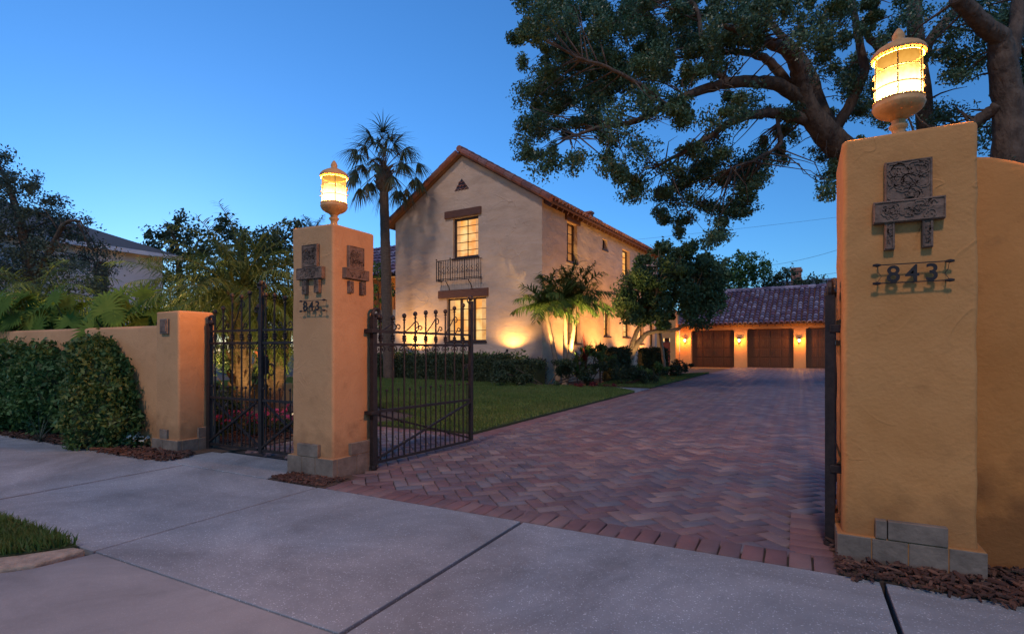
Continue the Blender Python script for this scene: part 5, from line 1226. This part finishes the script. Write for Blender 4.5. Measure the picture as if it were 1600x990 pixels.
# strappy plants
def strappy(label, c, n, L_, w_, m, el=(20, 85), name='cordyline', cat='plant', group=None, droop=.8, stem=.3):
    t = thing(name, label, cat, (c.x, c.y, 0), 0, group); mb = MB(); sm = MB()
    sm.tube([(0,0,-.02),(0,0,stem)], .02, 6)
    for k in range(n):
        az = k*2.4; e = R(el[0]+(el[1]-el[0])*k/n); mb.blade(Vector((0,0,stem*random.uniform(.3,1))), Vector((math.cos(az)*math.cos(e), math.sin(az)*math.cos(e), math.sin(e))), L_*random.uniform(.7,1.1), w_, droop=droop, seg=4)
    mb.build('leaves', m, t); sm.build('stem', BARK, t)
strappy('dark red spiky cordyline beside the palm trunks', at(915, HY, 16.2), 40, .75, .07, L_RED, stem=.9)
strappy('green spiky plant right of the red cordyline', at(938, HY, 16.8), 46, .8, .05, L_MID, name='spiky_plant', stem=.8)
strappy('striped broad leaved plant at the foot of the palm trunks', at(902, HY, 15.9), 36, .7, .09, L_VINE, name='broad_leaf_plant', stem=.5)
strappy('thin pale grass tuft in the mulch between the two leafy mounds', gp(62, 690), 30, .42, .008, L_GREY, name='grass_tuft', el=(25, 80), stem=.03)
strappy('blue green fan leaves low behind the left leaf of the small gate', at(338, HY, 6.9), 40, .45, .03, L_GREY, name='fan_plant', stem=.35)
strappy('pale grass blades at the foot of the right garden wall', Vector((.93, 3.04, 0)), 14, .26, .008, L_GREY, name='grass_tuft', el=(5, 50), stem=.03)

# terracotta fountain urn seen through the gate
u0 = at(423, HY, 10.4); t = thing('terracotta_urn', 'orange terracotta urn on a low pedestal seen through the small gate', 'urn', (u0.x, u0.y, 0))
mb = MB(); mb.box(-.28, .28, -.28, .28, 0, .36); mb.build('pedestal', STUCCO_G, t, bevel=.01)
mb = MB(); mb.lathe([(.16,.36),(.17,.40),(.12,.45),(.20,.60),(.27,.80),(.29,1.0),(.24,1.15),(.17,1.22),(.20,1.28),(.24,1.32),(.20,1.33),(.15,1.30)], n=24); mb.build('jar', TERRA, t, smooth=True)

# ------------------------------------------------------------------ garden uplights (fixtures with their lamps)
def uplight(label, loc, target, e, ang=80, col=(1,.60,.20), lens_e=2, group='garden uplights', r=.03, z=.12):
    t = thing('garden_uplight', label, 'spotlight', loc, 0, group); d = (Vector(target)-Vector(loc)).normalized()
    mb = MB(); c = Vector((0,0,z)); mb.tube([c-d*.07, c-d*.06, c, c+d*.03], [.02,.035,.04,.042], 10, cap=False); mb.build('housing', IRON, t)
    mb = MB(); mb.tube([c+d*.0, c+d*.004], .036, 10); mb.build('lens', emat('uplight_lens', (1,.8,.5), lens_e), t)
    mb = MB(); mb.tube([(0,0,-.02), (0,0,z-.03)], .008, 5); mb.build('stake', IRON, t)
    spot('uplight_beam', c+d*.05, Vector(target)-Vector(loc), e, t, ang, col, r)
    return t
GO = (1, .50, .13)
wl = hw_(hx(803, 0), -.42)
uplight('uplight grazing the gable wall right of the lower window', (wl.x, wl.y, 0), hw_(hx(800, 0), .2, 3.2), 60, 150, GO, z=1.0)
wl = hw_(hx(655, 0), -.75)
uplight('uplight grazing the gable wall left of the lower window', (wl.x, wl.y, 0), hw_(hx(655, 0), .2, 3.2), 150, 140, GO, z=.95)
q = at(852, HY, 15.0); uplight('uplight in front of the left slim palm', (q.x, q.y, 0), at(850, 430, 15.9), 230, 70, z=.6)
q = at(906, HY, 14.9); uplight('uplight in front of the right slim palm', (q.x, q.y, 0), at(915, 420, 17.0), 420, 80, z=.65)
OR = (1, .42, .10)
for yy, e_, lb in ((1.4, 230, 'nearest the corner'), (4.1, 220, 'second from the corner'), (6.9, 220, 'third from the corner'), (9.6, 200, 'at the far end')):
    q = hw_(1.35, yy); uplight('wall washer uplight along the house side, '+lb, (q.x, q.y, 0), hw_(0, yy+.3, 3.0), e_, 120, OR, z=.75)
q = at(993, HY, 18.1); uplight('uplight at the pale trunks of the ornamental tree', (q.x, q.y, 0), at(1010, 480, 19.0), 45, 80, z=.3)
q = at(455, HY, 6.4); uplight('lit spotlight beside the left tall pillar aimed at the rough palm trunks', (q.x, q.y, 0), at(395, 500, 7.3), 60, 80, z=.30, lens_e=30)
q = at(372, HY, 8.3); uplight('uplight behind the feathery palms', (q.x, q.y, 0), at(395, 430, 7.4), 130, 120, z=.25)
q = at(310, HY, 8.4); uplight('uplight below the feathery palm left of the rough trunks', (q.x, q.y, 0), at(300, 450, 9.4), 260, 120, z=.25)
q = at(40, HY, 8.4); uplight('uplight below the low palm near the photo edge', (q.x, q.y, 0), at(55, 450, 9.2), 240, 120, z=.25)

# ------------------------------------------------------------------ overhead wires
def wire(label, pts, r=.012):
    A_, B_ = at(*pts[0]), at(*pts[1]); sag = pts[2]; mb = MB()
    mb.tube([A_.lerp(B_, i/24) - Vector((0,0,sag*4*(i/24)*(1-i/24))) for i in range(25)], r, 4)
    tag(mb.build('power_line', CABLE), label, 'power line', 'overhead wires beyond the garage')
wire('highest thin wire crossing the sky below the oak foliage', [(700,400,48), (1500,315,40), .3], .010)
wire('sagging wire ending high behind the right pillar', [(1100,418,46), (1400,355,40), 1.0], .014)
wire('upper of the two low wires above the garage roof trees', [(1120,445,46), (1450,398,40), .4], .014)
wire('lowest wire just above the far building roof', [(1120,455,46), (1450,408,40), .4], .014)
